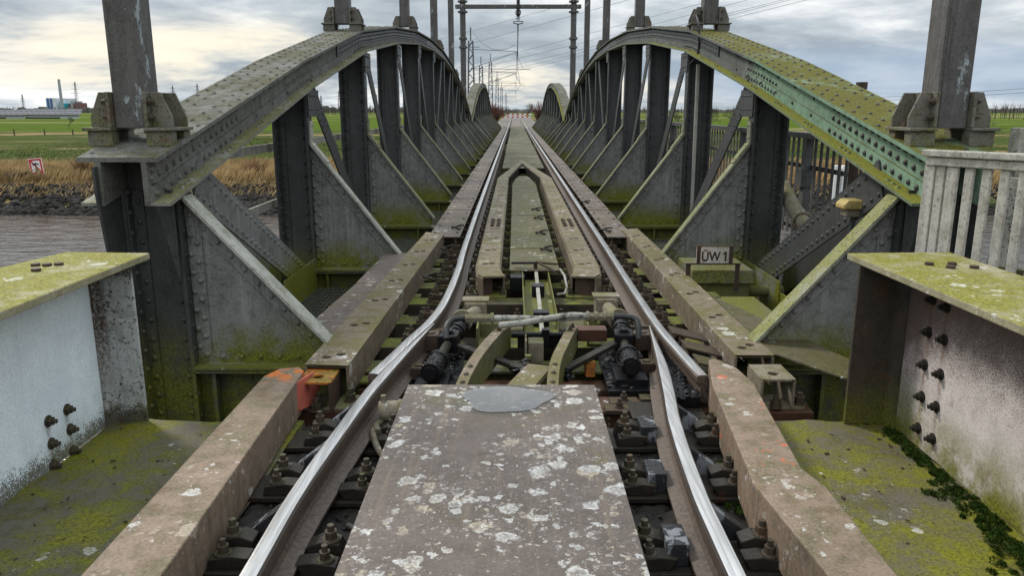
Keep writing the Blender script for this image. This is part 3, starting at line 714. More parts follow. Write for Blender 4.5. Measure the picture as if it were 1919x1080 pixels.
# ------------------------------------------------------------------ near rail fastenings: plates, clamps, bolts, braces
def near_fastener(x, y, s, lb, block):
    """s: direction from the rail towards the clamp"""
    t = thing('rail_fastening', lb, 'rail fastening', (x, y, -.212), 'bolted rail fastenings of the near track')
    m = MB(); m.box(x-.15, x+.15, y-.105, y+.105, -.212, -.190); m.build('base_plate', 'dark_iron', t, bevel=.003)
    m = MB(); m.prism([(x-s*.06, y-.085, -.189), (x+s*.07, y-.085, -.189), (x+s*.06, y-.085, -.150), (x-s*.02, y-.085, -.135), (x-s*.085, y-.085, -.142)], (0, .07, 0))
    m.prism([(x-s*.06, y+.015, -.189), (x+s*.07, y+.015, -.189), (x+s*.05, y+.015, -.125), (x-s*.02, y+.015, -.115), (x-s*.07, y+.015, -.135)], (0, .075, 0))
    m.build('clamp', 'dark_iron', t, bevel=.004)
    for yy, z, r in ((-.05, -.142, .021), (.05, -.12, .024)):
        m = MB(); m.hexnut((x+s*.015, y+yy, z), r, .028, .024); m.cyl((x+s*.015, y+yy, z-.006), (x+s*.015, y+yy, z+.004), r*1.55, 14); m.build('bolt', 'nut', t, bevel=.0015)
    if block:
        m = MB()
        if block == 'brace': m.prism([(x-s*.02, y+.115, -.189), (x-s*.17, y+.115, -.189), (x-s*.19, y+.115, -.05), (x-s*.15, y+.115, -.05), (x-s*.02, y+.115, -.15)], (0, .065, 0))
        else: m.box(*sorted((x-s*.05, x-s*.13)), y-.06, y+.085, -.189, -.098)
        m.build('chair_block', 'grease_spot', t, bevel=.004)
kk = 0
near_ys = [2.02, 2.55, 3.10, 3.60]
where = ['at the bottom edge of the picture', 'second from the bottom edge', 'third from the bottom edge', 'closest to the brown cross beam']
for i, y in enumerate(near_ys):
    sh = -.02 if i == 3 else 0
    lx = -.833 if y < 2.8 else (-.805 if y < 3.3 else -.765); rx = .697 if y < 2.3 else (.703 if y < 2.7 else (.727 if y < 3.3 else .775))
    near_fastener(lx-.20, y, -1, f'oily fastening outside the left near rail, {where[i]}', 'brace')
    near_fastener(lx+.145, y-.04, 1, f'oily fastening between left near rail and spotted plate, {where[i]}', None)
    near_fastener(rx-.205, y, -1, f'oily fastening between right near rail and spotted plate, {where[i]}', 'box')
    near_fastener(rx+.20, y, 1, f'oily fastening outside the right near rail, {where[i]}', 'brace')
# thin sole plates and slide plates under the near rails
for x, y, lb in ((-.72, 3.95, 'dark slide plate under the left near rail beside the cross beam'), (.83, 3.98, 'dark slide plate under the right near rail beside the cross beam')):
    m = MB(); m.box(x-.2, x+.2, y-.12, y+.12, -.21, -.185); tag(m.build('slide_plate', 'dark_iron', bevel=.003), lb, 'slide plate')

# ------------------------------------------------------------------ sleepers and fastenings on the span
SL = [5.21+.605*k for k in range(52)]
sl0 = None
for k, y in enumerate(SL):
    if any(abs(y-py) < .24 for py in PY): y += .0
    x0, x1 = -1.12, 1.52
    lb = f'mossy timber sleeper, {ORD[k]} on the swing span counted from its near end' if k < 10 else 'dark timber sleeper under the plates further along the span'
    if sl0 is None:
        m = MB(); m.box(x0, x1, y-.115, y+.115, -.355, -.178); sl0 = tag(m.build('wooden_sleeper', 'wood', bevel=.006), lb, 'sleeper', 'timber sleepers of the swing span')
    else: dup(sl0, (sl0.location[0], y, sl0.location[2]), lb)
def span_fastener(x, y, s, lb):
    t = thing('rail_clip', lb, 'rail clip', (x, y, -.177), 'rail clips of the swing span')
    m = MB(); m.box(x-.085, x+.085, y-.10, y+.10, -.177, -.160); m.build('base_plate', 'rusty', t, bevel=.003)
    m = MB(); m.box(x-.045, x+.045, y-.045, y+.045, -.159, -.112); m.build('clamp', 'rusty', t, bevel=.006)
    for yy in (-.07, .0, .07): 
        m = MB(); m.hexnut((x+s*.01 if yy == 0 else x+s*.05, y+yy, -.112 if yy == 0 else -.159), .022, .03, .028); m.build('bolt', 'nut', t)
    return t
sf = {}
cnt = {}
def rail_x(side, y):
    pts = L2 if side < 0 else R2
    for a, b_ in zip(pts, pts[1:]):
        if a.y <= y <= b_.y: return a.x+(b_.x-a.x)*(y-a.y)/(b_.y-a.y)
    return pts[0].x
for k, y in enumerate(SL[:42]):
    for side in (-1, 1):
        for s in (-1, 1):
            if k == 0 and s == -side: continue
            inner = (s == -side)
            x = rail_x(side, y)+s*.14
            loc_ = 'inner' if inner else 'outer'
            lb = f'rusty clip {"inside" if inner else "outside"} the {SIDE[side]} bridge rail on the {ORD[k]} sleeper from the near end' if k < 12 else f'tiny rusty clip far along the {loc_} side of the {SIDE[side]} bridge rail'
            if s not in sf: sf[s] = span_fastener(x, y, s, lb)
            else: dup(sf[s], (x, y, -.177), lb)
# guard-rail bolts: clips beside the V guard arms
gx = {}
for k, y in enumerate(SL[3:21]):
    for x, sd_ in ((-.085, 'left'), (.475, 'right')):
        lb = f'small bolt block inside the {sd_} guard arm, {ORD[k]} from the near end' if k < 8 else f'small bolt block far along the {sd_} arm of the guard'
        if 'a' not in gx:
            t = thing('bolt_block', lb, 'bolt block', (x, y, -.177), 'bolt blocks along the guard arms'); gx['a'] = t
            m = MB(); m.box(x-.04, x+.04, y-.07, y+.07, -.177, -.14); m.build('block', 'mossy_box', t, bevel=.004)
            m = MB(); m.hexnut((x, y, -.14), .024, .03, .03); m.build('bolt', 'nut', t)
        else: dup(gx['a'], (x, y, -.177), lb)

# ------------------------------------------------------------------ guard beams, channels, V guard
def holed(m, A, B, C_, D, z, th, holes, ncell, hr):
    """plate with pairs of round holes. corners A (near left) B (near right) C far right D far left, in xy; holes at cell centres"""
    A, B, C_, D = [Vector((*p, 0)) for p in (A, B, C_, D)]
    def P(u, v): return A*(1-u)*(1-v)+B*u*(1-v)+C_*u*v+D*(1-u)*v
    L = ((D-A).length+(C_-B).length)/2
    for i in range(ncell):
        for c in (0, 1):
            u0, u1 = c*.5, c*.5+.5; v0, v1 = i/ncell, (i+1)/ncell
            hole = holes(i, c)
            if hole is None:
                q = [P(u0, v0), P(u1, v0), P(u1, v1), P(u0, v1)]
                m.add([p+Vector((0, 0, z)) for p in q], [(0, 1, 2, 3)]); m.add([p+Vector((0, 0, z-th)) for p in q], [(3, 2, 1, 0)]); continue
            hu, hv = hole
            cu, cv = u0+(u1-u0)*hu, v0+(v1-v0)*hv; ctr = P(cu, cv); n = 16
            fu, fv = P(cu+.01, cv)-ctr, P(cu, cv+.01)-ctr; fu.normalize(); fv.normalize()
            inn, out = [], []
            corners = [P(u1, v1), P(u0, v1), P(u0, v0), P(u1, v0)]
            G = (fu.x*fv.y-fu.y*fv.x)
            def coef(d): return ((d.x*fv.y-d.y*fv.x)/G, (fu.x*d.y-fu.y*d.x)/G)
            ent = [(math.atan2(*reversed(coef(c_-ctr))) % (2*math.pi), c_) for c_ in corners]
            poly = sorted(ent, key=lambda e_: e_[0])
            def hit(a):
                d = fu*math.cos(a)+fv*math.sin(a)
                for k_ in range(4):
                    p_, q2 = poly[k_][1], poly[(k_+1) % 4][1]; e_ = q2-p_; den_ = d.x*e_.y-d.y*e_.x
                    if abs(den_) < 1e-12: continue
                    w_ = p_-ctr; t_ = (w_.x*e_.y-w_.y*e_.x)/den_; s_ = (w_.x*d.y-w_.y*d.x)/den_
                    if t_ > 0 and -1e-6 <= s_ <= 1+1e-6: return ctr+d*t_
                return ctr+d*hr
            angs = sorted([(2*math.pi*j/n, None) for j in range(n)]+[(a_, c_) for a_, c_ in ent], key=lambda e_: e_[0])
            for a_, c_ in angs: inn.append(ctr+fu*math.cos(a_)*hr+fv*math.sin(a_)*hr); out.append(c_ if c_ is not None else hit(a_))
            N1 = len(angs); vs = [p+Vector((0, 0, z)) for p in inn+out]+[p+Vector((0, 0, z-th)) for p in inn+out]; fs = []
            for j in range(N1):
                k = (j+1) % N1; fs += [(j, N1+j, N1+k, k), (2*N1+k, 3*N1+k, 3*N1+j, 2*N1+j), (k, 2*N1+k, 2*N1+j, j)]
            m.add(vs, fs)
def wall(m, pts, z0, z1, th):
    """thin upright strip following xy points, thickness to the right"""
    for a, b_ in zip(pts, pts[1:]):
        a, b_ = Vector((*a, 0)), Vector((*b_, 0)); d = (b_-a).normalized(); r = Vector((d.y, -d.x, 0))*th
        m.prism([a+Vector((0, 0, z0)), b_+Vector((0, 0, z0)), b_+Vector((0, 0, z1)), a+Vector((0, 0, z1))], r)
# near guard beams
def guard_beam(poly, lb, z1=.02, z0=-.185):
    m = MB(); m.prism([(x, y, z1) for x, y in poly], (0, 0, z0-z1)); return tag(m.build('guard_beam', 'beam', bevel=.006), lb, 'guard beam')
gb = guard_beam([(-1.313, -1), (-1.090, -1), (-1.090, 2.2), (-1.158, 4.04), (-1.20, 4.10), (-1.30, 4.08), (-1.35, 3.95)], 'brown guard beam left of the near track with an orange painted far end')
m = MB(); m.prism([(-1.152, 3.86, .012), (-1.128, 4.13, -.02), (-1.10, 4.22, -.09), (-1.12, 4.06, -.19), (-1.15, 3.87, -.15)], (-.012, .004, 0)); m.build('end_cap', 'red_paint', gb, bevel=.002)
guard_beam([(.973, -1), (1.18, -1), (1.18, 2.12), (1.187, 2.70), (1.15, 2.86), (1.255, 3.85), (1.235, 4.09), (1.155, 4.26), (1.115, 4.24), (1.033, 3.83), (.918, 2.73), (.965, 2.15)], 'bent brown guard beam right of the near track with flaking red paint')
# holed guard channels beside the bridge rails
def chan(A, B, C_, D, lb, ncell, holes):
    t = thing('guard_channel', lb, 'guard channel', ((A[0]+B[0])/2, A[1], -.19))
    m = MB(); holed(m, A, B, C_, D, .0, .014, holes, ncell, .030); m.build('top_plate', 'channel', t)
    m = MB(); wall(m, [A, D], -.19, -.0145, .014); m.build('side_web', 'channel', t); m = MB(); wall(m, [C_, B], -.19, -.0145, .014); m.build('side_web', 'channel', t)
    for v in np.linspace(.06, .95, 7):
        m = MB()
        xa = A[0]+(D[0]-A[0])*v; xb = B[0]+(C_[0]-B[0])*v; y = A[1]+(D[1]-A[1])*v
        m.box(xa-.05, xb+.05, y-.06, y+.06, -.205, -.191); m.build('foot_plate', 'mossy_box', t)
    return t
hol = lambda i, c: ((.72, .42) if c == 0 else (.28, .58)) if i % 2 == 0 else None
chan((-1.20, 4.20), (-.945, 4.18), (-.825, 8.95), (-1.05, 9.1), 'holed guard channel with lichen on top, left of the left bridge rail', 14, hol)
chan((1.305, 4.38), (1.54, 4.38), (1.505, 9.4), (1.296, 9.32), 'mossy holed guard channel right of the right bridge rail', 14, hol)
# short socket pieces at the channel mouths
for x0, x1, y0, mt, lb in ((-1.185, -1.0, 3.98, 'orange', 'short orange channel stub with one hole between left guard beam and guard channel'), (1.36, 1.55, 4.04, 'mossy_part', 'short mossy channel stub with one hole at the mouth of the right guard channel')):
    t = thing('channel_stub', lb, 'channel stub', ((x0+x1)/2, y0, -.2))
    y1 = y0+.26
    m = MB(); n = 20; cx_, cy_ = (x0+x1)/2, y0+.10
    ring = [(cx_+.032*math.cos(2*math.pi*j/n), cy_+.032*math.sin(2*math.pi*j/n)) for j in range(n)]
    outl = []
    for j in range(n):
        a = 2*math.pi*j/n; ca, sa = math.cos(a), math.sin(a)
        tx = ((x1-cx_) if ca > 0 else (x0-cx_))/ca if abs(ca) > 1e-6 else 1e9; ty = ((y1-cy_) if sa > 0 else (y0-cy_))/sa if abs(sa) > 1e-6 else 1e9
        tt = min(tx, ty); outl.append((cx_+ca*tt, cy_+sa*tt))
    vs = [(*p, -.03) for p in ring+outl]+[(*p, -.042) for p in ring+outl]+[(x1, y1, -.03), (x0, y1, -.03), (x0, y0, -.03), (x1, y0, -.03)]
    fs = []
    for j in range(n): k = (j+1) % n; fs += [(j, n+j, n+k, k), (2*n+k, 3*n+k, 3*n+j, 2*n+j), (k, 2*n+k, 2*n+j, j), (n+j, 3*n+j, 3*n+k, n+k)]
    for q, (px_, py_) in enumerate([(x1, y1), (x0, y1), (x0, y0), (x1, y0)]):
        a = math.atan2(py_-cy_, px_-cx_) % (2*math.pi); j = int(a/(2*math.pi/n)) % n; fs.append((n+j, 4*n+q, n+(j+1) % n))
    m.add(vs, fs); m.build('top_plate', mt, t)
    
    for xw_ in (x0, x1-.014): m = MB(); m.box(xw_, xw_+.014, y0, y1, -.2, -.0425); m.build('side_web', mt if mt != 'orange' else 'rusty', t)
    m = MB(); m.hexnut(((x0+x1)/2, y0+.02, -.2), .028, .035, .03); m.build('bolt', 'nut', t)
# middle V guard
t = thing('arrow_guard', 'mossy arrow shaped guard frame with two holed arms meeting at a point between the rails', 'guard frame', (.2, 6.5, -.18))
hv = lambda i, c: ((.70, .45) if c == 0 else (.30, .55)) if i % 3 == 0 else None
for xa, xb, sd_ in ((-.345, -.140, -1), (.548, .768, 1)):
    m = MB(); holed(m, (xa, 6.95), (xb, 6.95), (xb, 16.4), (xa, 16.4), .02, .016, hv, 39, .030)
    # flared near end
    if sd_ < 0: end = [(-.345, 6.95), (-.318, 6.60), (-.27, 6.50), (-.08, 6.53), (-.125, 6.72), (-.140, 6.95)]; wl_ = [(-.345, 16.4), (-.345, 6.95), (-.318, 6.6), (-.27, 6.5)]; wr = [(-.10, 6.6), (-.125, 6.72), (-.14, 6.95), (-.14, 16.4)]
    else: end = [(.548, 6.95), (.53, 6.72), (.485, 6.53), (.69, 6.50), (.745, 6.62), (.768, 6.95)]; wl_ = [(.548, 16.4), (.548, 6.95), (.53, 6.72), (.505, 6.6)]; wr = [(.69, 6.5), (.745, 6.62), (.768, 6.95), (.768, 16.4)]
    m.prism([(x, y, .02) for x, y in end], (0, 0, -.016))
    wall(m, wl_[::-1] if sd_ > 0 and False else wl_, -.18, .0035, .014); wall(m, wr, -.18, .0035, .014)
    m2_ = MB(); wall(m2_, [(xa+.07, 6.56), (xb-.06, 6.60)] if sd_ < 0 else [(xa-.02, 6.58), (xb-.05, 6.56)], -.157, .0035, .014); m2_.build('end_web', 'rusty', t)
    m.build('guard_arm', 'channel', t)
    for yy in (9.45, 9.62, 9.79, 9.96):
        for f_ in (.33, .70): m = MB(); m.box(xa+(xb-xa)*f_-.022, xa+(xb-xa)*f_+.022, yy-.03, yy+.03, .0205, .042); m.build('bolt', 'rusty', t)
    m = MB(); xc = (xa+xb)/2-(.0 if sd_ < 0 else .02)
    m.box(xc-.19, xc+.17, 6.50, 6.76, -.178, -.158); m.build('foot_plate', 'mossy_box', t, bevel=.004)
    for e in (-.15, .14): m = MB(); m.hexnut((xc+e, 6.58, -.158), .024, .03, .025); m.build('bolt', 'nut', t)
m = MB(); m.prism([(-.345, 16.41, .02), (-.140, 16.41, .02), (.188, 21.2, .02), (.548, 16.81, .02), (.768, 16.81, .02), (.62, 17.6, .02), (.19, 22.2, .02), (-.22, 17.4, .02)], (0, 0, -.016)) if False else None
m = MB(); m.prism([(-.345, 16.41, .02), (-.140, 16.41, .02), (.195, 20.9, .02), (.195, 22.3, .02)], (0, 0, -.016)); m.prism([(.548, 16.41, .02), (.768, 16.41, .02), (.196, 22.3, .02), (.196, 20.9, .02)], (0, 0, -.016))
m.build('guard_point', 'channel', t)
for w_ in ([(-.14, 16.41), (.195, 20.9)], [(.195, 20.9), (.548, 16.41)]): m = MB(); wall(m, w_, -.18, .0035, .014); m.build('point_web', 'dark_iron', t)  # dark material paints the shade on the inner walls of the point
# tread plates down the middle
ys = [6.95, 8.1, 9.55, 10.75, 12.4, 14.6]
for k, (a, b_) in enumerate(zip(ys, ys[1:])):
    m = MB(); m.box(-.045, .415, a+.006, b_-.006, -.03+.004*(k % 2), -.02+.004*(k % 2))
    lb = f'mossy tread plate in the middle between the guard arms, {ORD[k]} from the near end'
    tag(m.build('tread_plate', 'tread_moss', bevel=.002), lb, 'tread plate', 'middle tread plates')
m = MB(); m.prism([(-.045, 14.61, -.02), (.415, 14.61, -.02), (.415, 15.3, -.02), (.33, 16.8, -.02), (.26, 17.3, -.02), (.12, 17.3, -.02), (.03, 16.8, -.02), (-.045, 15.3, -.02)], (0, 0, -.01))
tag(m.build('tread_plate', 'tread_moss', bevel=.002), 'mossy tread plate with a rounded far end inside the arrow shaped guard', 'tread plate', 'middle tread plates')
k = 0; y = 19.7
while y < 69:
    L_ = 1.3; m = MB(); m.box(-.31, .745, y+.012, y+L_-.012, -.035+.006*(k % 2), -.024+.006*(k % 2))
    lb = f'wide mossy tread plate between the rails beyond the guard point, {ORD[k]} beyond it' if k < 5 else 'distant wide tread plate between the rails far along the bridge'
    tag(m.build('tread_plate', 'tread_moss'), lb, 'tread plate', 'wide tread plates between the rails'); y += L_; k += 1
# brown side plates outside the rails
for xa, xb, sd_ in ((-1.0, -.635, 'left'), (1.075, 1.385, 'right')):
    y = 8.85; k = 0
    while y < 69:
        L_ = 2.45; m = MB(); m.box(xa, xb, y+.008, y+L_-.008, -.03+.005*(k % 2), -.018+.005*(k % 2))
        if k < 5:
            for yy in np.arange(y+.3, y+L_-.1, .6):
                for x in (xa+.05, xb-.05): m.box(x-.015, x+.015, yy-.012, yy+.012, -.014+.005*(k % 2)-.004, -.004)
        lb = f'brown tread plate outside the {sd_} bridge rail, {ORD[k]} from the near end' if k < 6 else f'distant brown tread plate outside the {sd_} bridge rail'
        tag(m.build('tread_plate', 'tread', bevel=.002 if k < 3 else 0), lb, 'tread plate', 'side tread plates'); y += L_; k += 1
# left walk plates beside the channel
for P_, lb in (([(-1.335, 6.36), (-1.11, 6.36), (-1.035, 7.75), (-1.315, 7.75)], 'brown tread plate between the left knee gussets and the holed channel, the further one'),
               ([(-1.40, 5.0), (-1.17, 4.75), (-1.10, 6.34), (-1.33, 6.34)], 'brown tread plate between the left knee gussets and the holed channel, the nearer one')):
    m = MB(); m.prism([(x, y, -.004) for x, y in P_], (0, 0, -.01)); tag(m.build('tread_plate', 'tread', bevel=.002), lb, 'tread plate')
m = MB(); m.prism([(1.545, 5.9, -.004), (1.66, 5.5, -.004), (1.78, 5.0, -.004), (1.98, 4.25, -.004), (1.93, 3.96, -.004), (1.80, 3.99, -.004), (1.575, 4.40, -.004), (1.545, 4.42, -.004)], (0, 0, -.012))
tag(m.build('wedge_plate', 'tread_moss', bevel=.002), 'mossy wedge shaped plate between the right guard channel and the rusty girder', 'wedge plate')
m = MB(); m.box(1.56, 2.0, 5.0, 6.3, -.12, -.108); tag(m.build('tread_plate', 'mossy_box'), 'bright mossy floor plate under the grey equipment box', 'tread plate')
# angled bracket plates between right rail and channel
for k, (x, y) in enumerate(((1.18, 5.05), (1.20, 4.72), (1.21, 4.42))):
    m = MB(); r_ = Matrix.Rotation(R(14), 3, 'Y'); m.box(x-.13, x+.12, y-.09, y+.09, -.075, -.06, rot=r_); m.box(x-.12, x-.105, y-.09, y+.09, -.19, -.065)
    tag(m.build('angle_bracket', 'rusty', bevel=.003), f'brown tilted bracket plate between right bridge rail and guard channel, {["furthest", "middle one", "nearest"][k]} of three', 'bracket', 'tilted bracket plates')
# mossy foot blocks sticking out from the channel feet on the right
for k, y in enumerate((5.75, 6.35, 8.3)):
    m = MB(); m.box(1.56, 1.72, y-.1, y+.1, -.20, -.10); tag(m.build('sleeper_end', 'wood', bevel=.008), f'bright mossy timber end beside the right guard channel, {["nearest of three", "middle of three", "furthest of three"][k]}', 'timber end', 'mossy timber ends')
# ------------------------------------------------------------------ foreground plate and puddle
m = MB(); m.box(-.552, .415, -1, 3.79, .016, .03); m.box(-.545, .41, 3.70, 3.76, -.12, .0155)
tag(m.build('deck_plate', 'plate_lichen', bevel=.003), 'large brown steel plate spotted with white lichen between the near rails', 'deck plate')
m = MB(); out = []
for j in range(40):
    a = 2*math.pi*j/40; r_ = 1+.10*math.sin(3*a+.6)+.06*math.sin(5*a)
    out.append((-.055+.20*r_*math.cos(a)+(.03 if math.cos(a) > 0 else 0), 3.585+.17*r_*math.sin(a), .0335))
m.add(out, [tuple(range(40))]); o = m.build('puddle', 'puddle'); tag(o, 'shallow rain puddle near the far edge of the spotted plate', 'puddle', kind='stuff')

# ------------------------------------------------------------------ parapet girders of the approach
def parapet(side, lb):
    s = -side
    xw = -2.14 if side < 0 else 1.985; xe = -1.945 if side < 0 else 1.742
    t = thing('parapet_girder', lb, 'plate girder', (xw, 1.5, -.2))
    m = MB(); m.box(*sorted((xw, xw-s*.022)), -1, 3.845, -.2, .655); m.build('web', 'white_girder' if side < 0 else 'rusty_girder', t)
    m = MB(); m.box(*sorted((xw-s*.0, xe)), 3.826, 3.846, -.2, .655)
    # fillet between web and end plate
    vs = []; n = 6
    for z in (-.2, .655):
        for j in range(n+1):
            a = math.pi/2*j/n; vs.append((xw+s*(.05-.05*math.cos(a))+s*.0005, 3.8255-(.05-.05*math.sin(a)), z))
    m.add(vs, [(j, j+1, n+2+j, n+1+j) for j in range(n)], True)
    m.build('end_plate', 'end_plate_left' if side < 0 else 'end_plate_right', t)
    m = MB()
    P_ = [(-1.885, -1), (-1.905, 3.97), (-2.36, 4.0), (-2.43, 3.62), (-2.78, 2.2), (-2.9, -1)] if side < 0 else [(1.81, -1), (1.735, 3.98), (2.285, 4.01), (2.285, -1)]
    m.prism([(x, y, .69) for x, y in P_], (0, 0, -.034)); m.build('top_flange', 'moss_plate', t, bevel=.005)
    px = [(125, 768), (90, 790), (131, 805), (96, 832), (136, 846), (99, 873)] if side < 0 else [(1750, 562), (1776, 576), (1742, 623), (1771, 637), (1734, 684), (1764, 702), (1729, 744), (1756, 763), (1722, 803), (1749, 823)]
    for q in px:
        # bolts stand on the web plane
        u = (q[0]-960)/1450; v = -(q[1]-540)/1450; cp, sp = math.cos(PITCH), math.sin(PITCH); d = Vector((u, cp+v*sp, -sp+v*cp)); d = Matrix.Rotation(YAW, 3, 'Z')@d
        k = xw/d.x; p = Vector((xw, d.y*k, CAM_Z+d.z*k))
        m = MB(); m.hexnut(p, .021, .018, .017, ax=(s, 0, 0)); m.build('bolt', 'nut' if side < 0 else 'dark_iron', t, bevel=.002)
    for x, y in ([(-2.29, 3.62), (-2.235, 3.62), (-2.19, 3.64), (-2.215, 3.50)] if side < 0 else [(1.995, 3.66), (2.105, 3.66), (2.055, 3.58), (2.165, 3.58)]):
        m = MB(); m.cyl((x, y, .691), (x, y, .703), .021, 12); m.build('bolt_head', 'rusty', t, bevel=.002)
    return t
parapet(-1, 'low pale blue plate girder with a mossy top flange at the left edge')
parapet(1, 'low rust speckled white plate girder with a mossy top flange at the right edge')
m = MB(); m.box(-2.16, -1.98, 2.44, 2.60, .34, .43, rot=Matrix.Rotation(R(-14), 3, 'Y')); tag(m.build('beam_end', 'rusty', bevel=.008), 'brown beam end poking in from the left edge against the pale blue girder', 'beam end')
# moss and litter along the right girder
def moss_cushion(m, x, y, z, r, n):
    for i in range(n):
        a = random.uniform(0, 6.28); q = r*math.sqrt(random.random()); h = .55*r*math.sqrt(max(0, 1-(q/r)**2)); p = Vector((x+q*math.cos(a), y+q*math.sin(a)*1.3, z+h)); d = Vector((random.gauss(0, .5), random.gauss(0, .5), 1)).normalized()*random.uniform(.006, .013)
        e = Vector((random.gauss(0, 1), random.gauss(0, 1), random.gauss(0, .4))).normalized()*random.uniform(.002, .0045); m.add([p-e-d*.6, p+e-d*.6, p+d], [(0, 1, 2)])
m = MB()
for k in range(300):
    y = 2.02+1.75*random.random()**1.1; w_ = .03+.15*max(0, (3.75-y)/1.7); x = 1.965-abs(random.gauss(0, 1))*w_*.6-.015
    moss_cushion(m, x, y, -.199, random.uniform(.006, .030), 70)
tag(m.build('moss', 'moss_clump', base=(1.9, 3, -.2)), 'dark green moss cushions along the foot of the rusty girder', 'moss', kind='stuff')
m = MB()
for k in range(26):
    c = random.choice([(.93, 3.0), (.90, 2.55), (.94, 3.35), (.93, 2.3)]); moss_cushion(m, c[0]+random.uniform(-.03, .04), c[1]+random.uniform(-.08, .08), -.217, random.uniform(.012, .03), 110)
tag(m.build('moss', 'moss_clump', base=(.95, 3, -.2)), 'small moss tufts in the oily bed outside the right near rail', 'moss', kind='stuff')
m = MB()
for k in range(150):
    if k < 50: x, y = random.uniform(-2.1, -1.35), random.uniform(2.0, 3.8)
    elif k < 80: x, y = random.uniform(1.25, 1.93), random.uniform(2.0, 3.8)
    else: x, y = 1.93-abs(random.gauss(0, .07)), random.uniform(2.0, 3.85)
    r_ = random.uniform(.003, .009); m.box(x-r_, x+r_*random.uniform(.5, 1.6), y-r_*.6, y+r_*.6, -.197, -.197+r_*random.uniform(.3, .9), rot=Matrix.Rotation(random.uniform(0, 3), 3, 'Z'))
tag(m.build('litter', 'rusty', base=(0, 3, -.2)), 'scattered grit and dead bits lying on the deck floor', 'litter', kind='stuff')
# ------------------------------------------------------------------ catenary masts on the arches
def mast(side, y, lb, top=7.3, half=.095):
    cx = -2.28 if side < 0 else 2.58
    z0 = chord_z(y); mx_ = cx; zp = z0+.06
    t = thing('catenary_mast', lb, 'mast', (cx, y, z0), 'grey masts standing on the arches')
    m = MB(); zb = z0+.075
    m.box(mx_-half, mx_+half, y-half, y+half, zb, top)
    if side > 0: m.box(mx_-half+.02, mx_-half+.085, y-half-.006, y-half-.0005, zb, top)
    m.build('mast_post', 'mast', t, bevel=.006)
    for s in (-1, 1):
        br = MB(); xi = mx_+s*(half+.004); xo = cx+s*.265
        q = lambda a, b: (min(a, b), max(a, b))
        br.box(*q(xi, xo), y-.16, y+.16, zp, zp+.02)                         # base plate
        br.box(*q(xi, xi+s*.02), y-.14, y+.14, zp+.021, zp+.225)             # upright plate
        for yy in (-.085, .118):                                             # ribs
            br.prism([(xi+s*.021, y+yy, zp+.0205), (xo-s*.02, y+yy, zp+.0205), (xo-s*.02, y+yy, zp+.08), (xi+s*.085, y+yy, zp+.224), (xi+s*.021, y+yy, zp+.224)], (0, .017, 0))
        bo = br.build('foot_bracket', 'bracket', t, bevel=.004)
        for yy in (-.14, .06):
            b2 = MB(); x0, x1 = q(cx+s*.10, cx+s*.245); yb0, yb1 = y+yy, y+yy+.085
            b2.prism([(x0, yb0, chord_z(max(4.43, yb0))+.001), (x1, yb0, chord_z(max(4.43, yb0))+.001), (x1+.004*s, yb0, zp-.001), (x0, yb0, zp-.001)], (0, .085, 0)); b2.build('foot_block', 'bracket', t, bevel=.004)
        spots_ = [((xi+s*.085, y-.03, zp+.02), .026, .022, 0, (0, 0, 1)), ((xi+s*.085, y+.06, zp+.02), .026, .022, 0, (0, 0, 1))]
        for z in (.08, .17):
            for yy in (-.115, .05): spots_.append(((xi+s*.02, y+yy, zp+z), .017, .016, .012, (s, 0, 0)))
        for p_, r_, h_, st_, ax_ in spots_ if y < 12 else []: bt = MB(); bt.hexnut(p_, r_, h_, st_, ax_); bt.build('bolt', 'nut', bo)
    return t
MY = [PY[0]+.07, PY[2]+.03, PY[4], PY[6], PY[8]]
nth = ['nearest', 'second', 'third', 'fourth', 'fifth']
for k, y in enumerate(MY):
    mast(-1, y, f'{nth[k]} grey mast bolted on the left arch, counted from the near end')
    mast(1, y, f'{nth[k]} grey mast bolted on the right arch, counted from the near end')
# portal over the joint of the spans
yp = 36.3
t = thing('catenary_portal', 'grey portal of two poles and a cross tube over the far span joint', 'portal', (.15, yp, 1.2))
for x in (-2.32, 2.62):
    m = MB(); m.cyl((x, yp, 1.2), (x, yp, 7.4), .13, 14); m.prism([(x-.02, yp+.1, 1.2), (x-.02, yp+.9, 1.2), (x-.02, yp+.12, 4.6)], (.04, 0, 0)); p = m.build('pole', 'mast', t)
    m = MB(); 
    for z in (4.1, 4.48): m.cyl((x, yp, z), (x, yp, z+.09), .19, 14)
    for z in (5.62, 6.06): m.cyl((x, yp, z), (x, yp, z+.07), .22, 14)
    m.box(x-.2, x+.2, yp-.2, yp+.2, 1.15, 1.25); m.box(x-.35, x+.35, yp-.35, yp+.35, 1.08, 1.145); m.build('collar', 'mast', p)
m = MB(); m.bar((-2.65, yp, 5.88), (2.95, yp, 5.88), .2, .17); m.build('cross_tube', 'mast', t, bevel=.02)
t = thing('insulator_hanger', 'dark insulator string hanging from the middle of the portal cross tube', 'insulator', (.15, yp, 5.3))
m = MB(); m.cyl((.15, yp-.14, 5.45), (.15, yp-.14, 7.2), .075, 10)
for z in (5.8, 6.2, 6.7): m.box(.05, .25, yp-.24, yp-.03, z, z+.06)
m.build('hanger_rod', 'wire', t)
m = MB()
for i in range(7): m.cyl((.15, yp-.14, 5.3+.04*i), (.15, yp-.14, 5.312+.04*i), .10, 10, r1=.06)
m.build('insulator', 'wire', t)
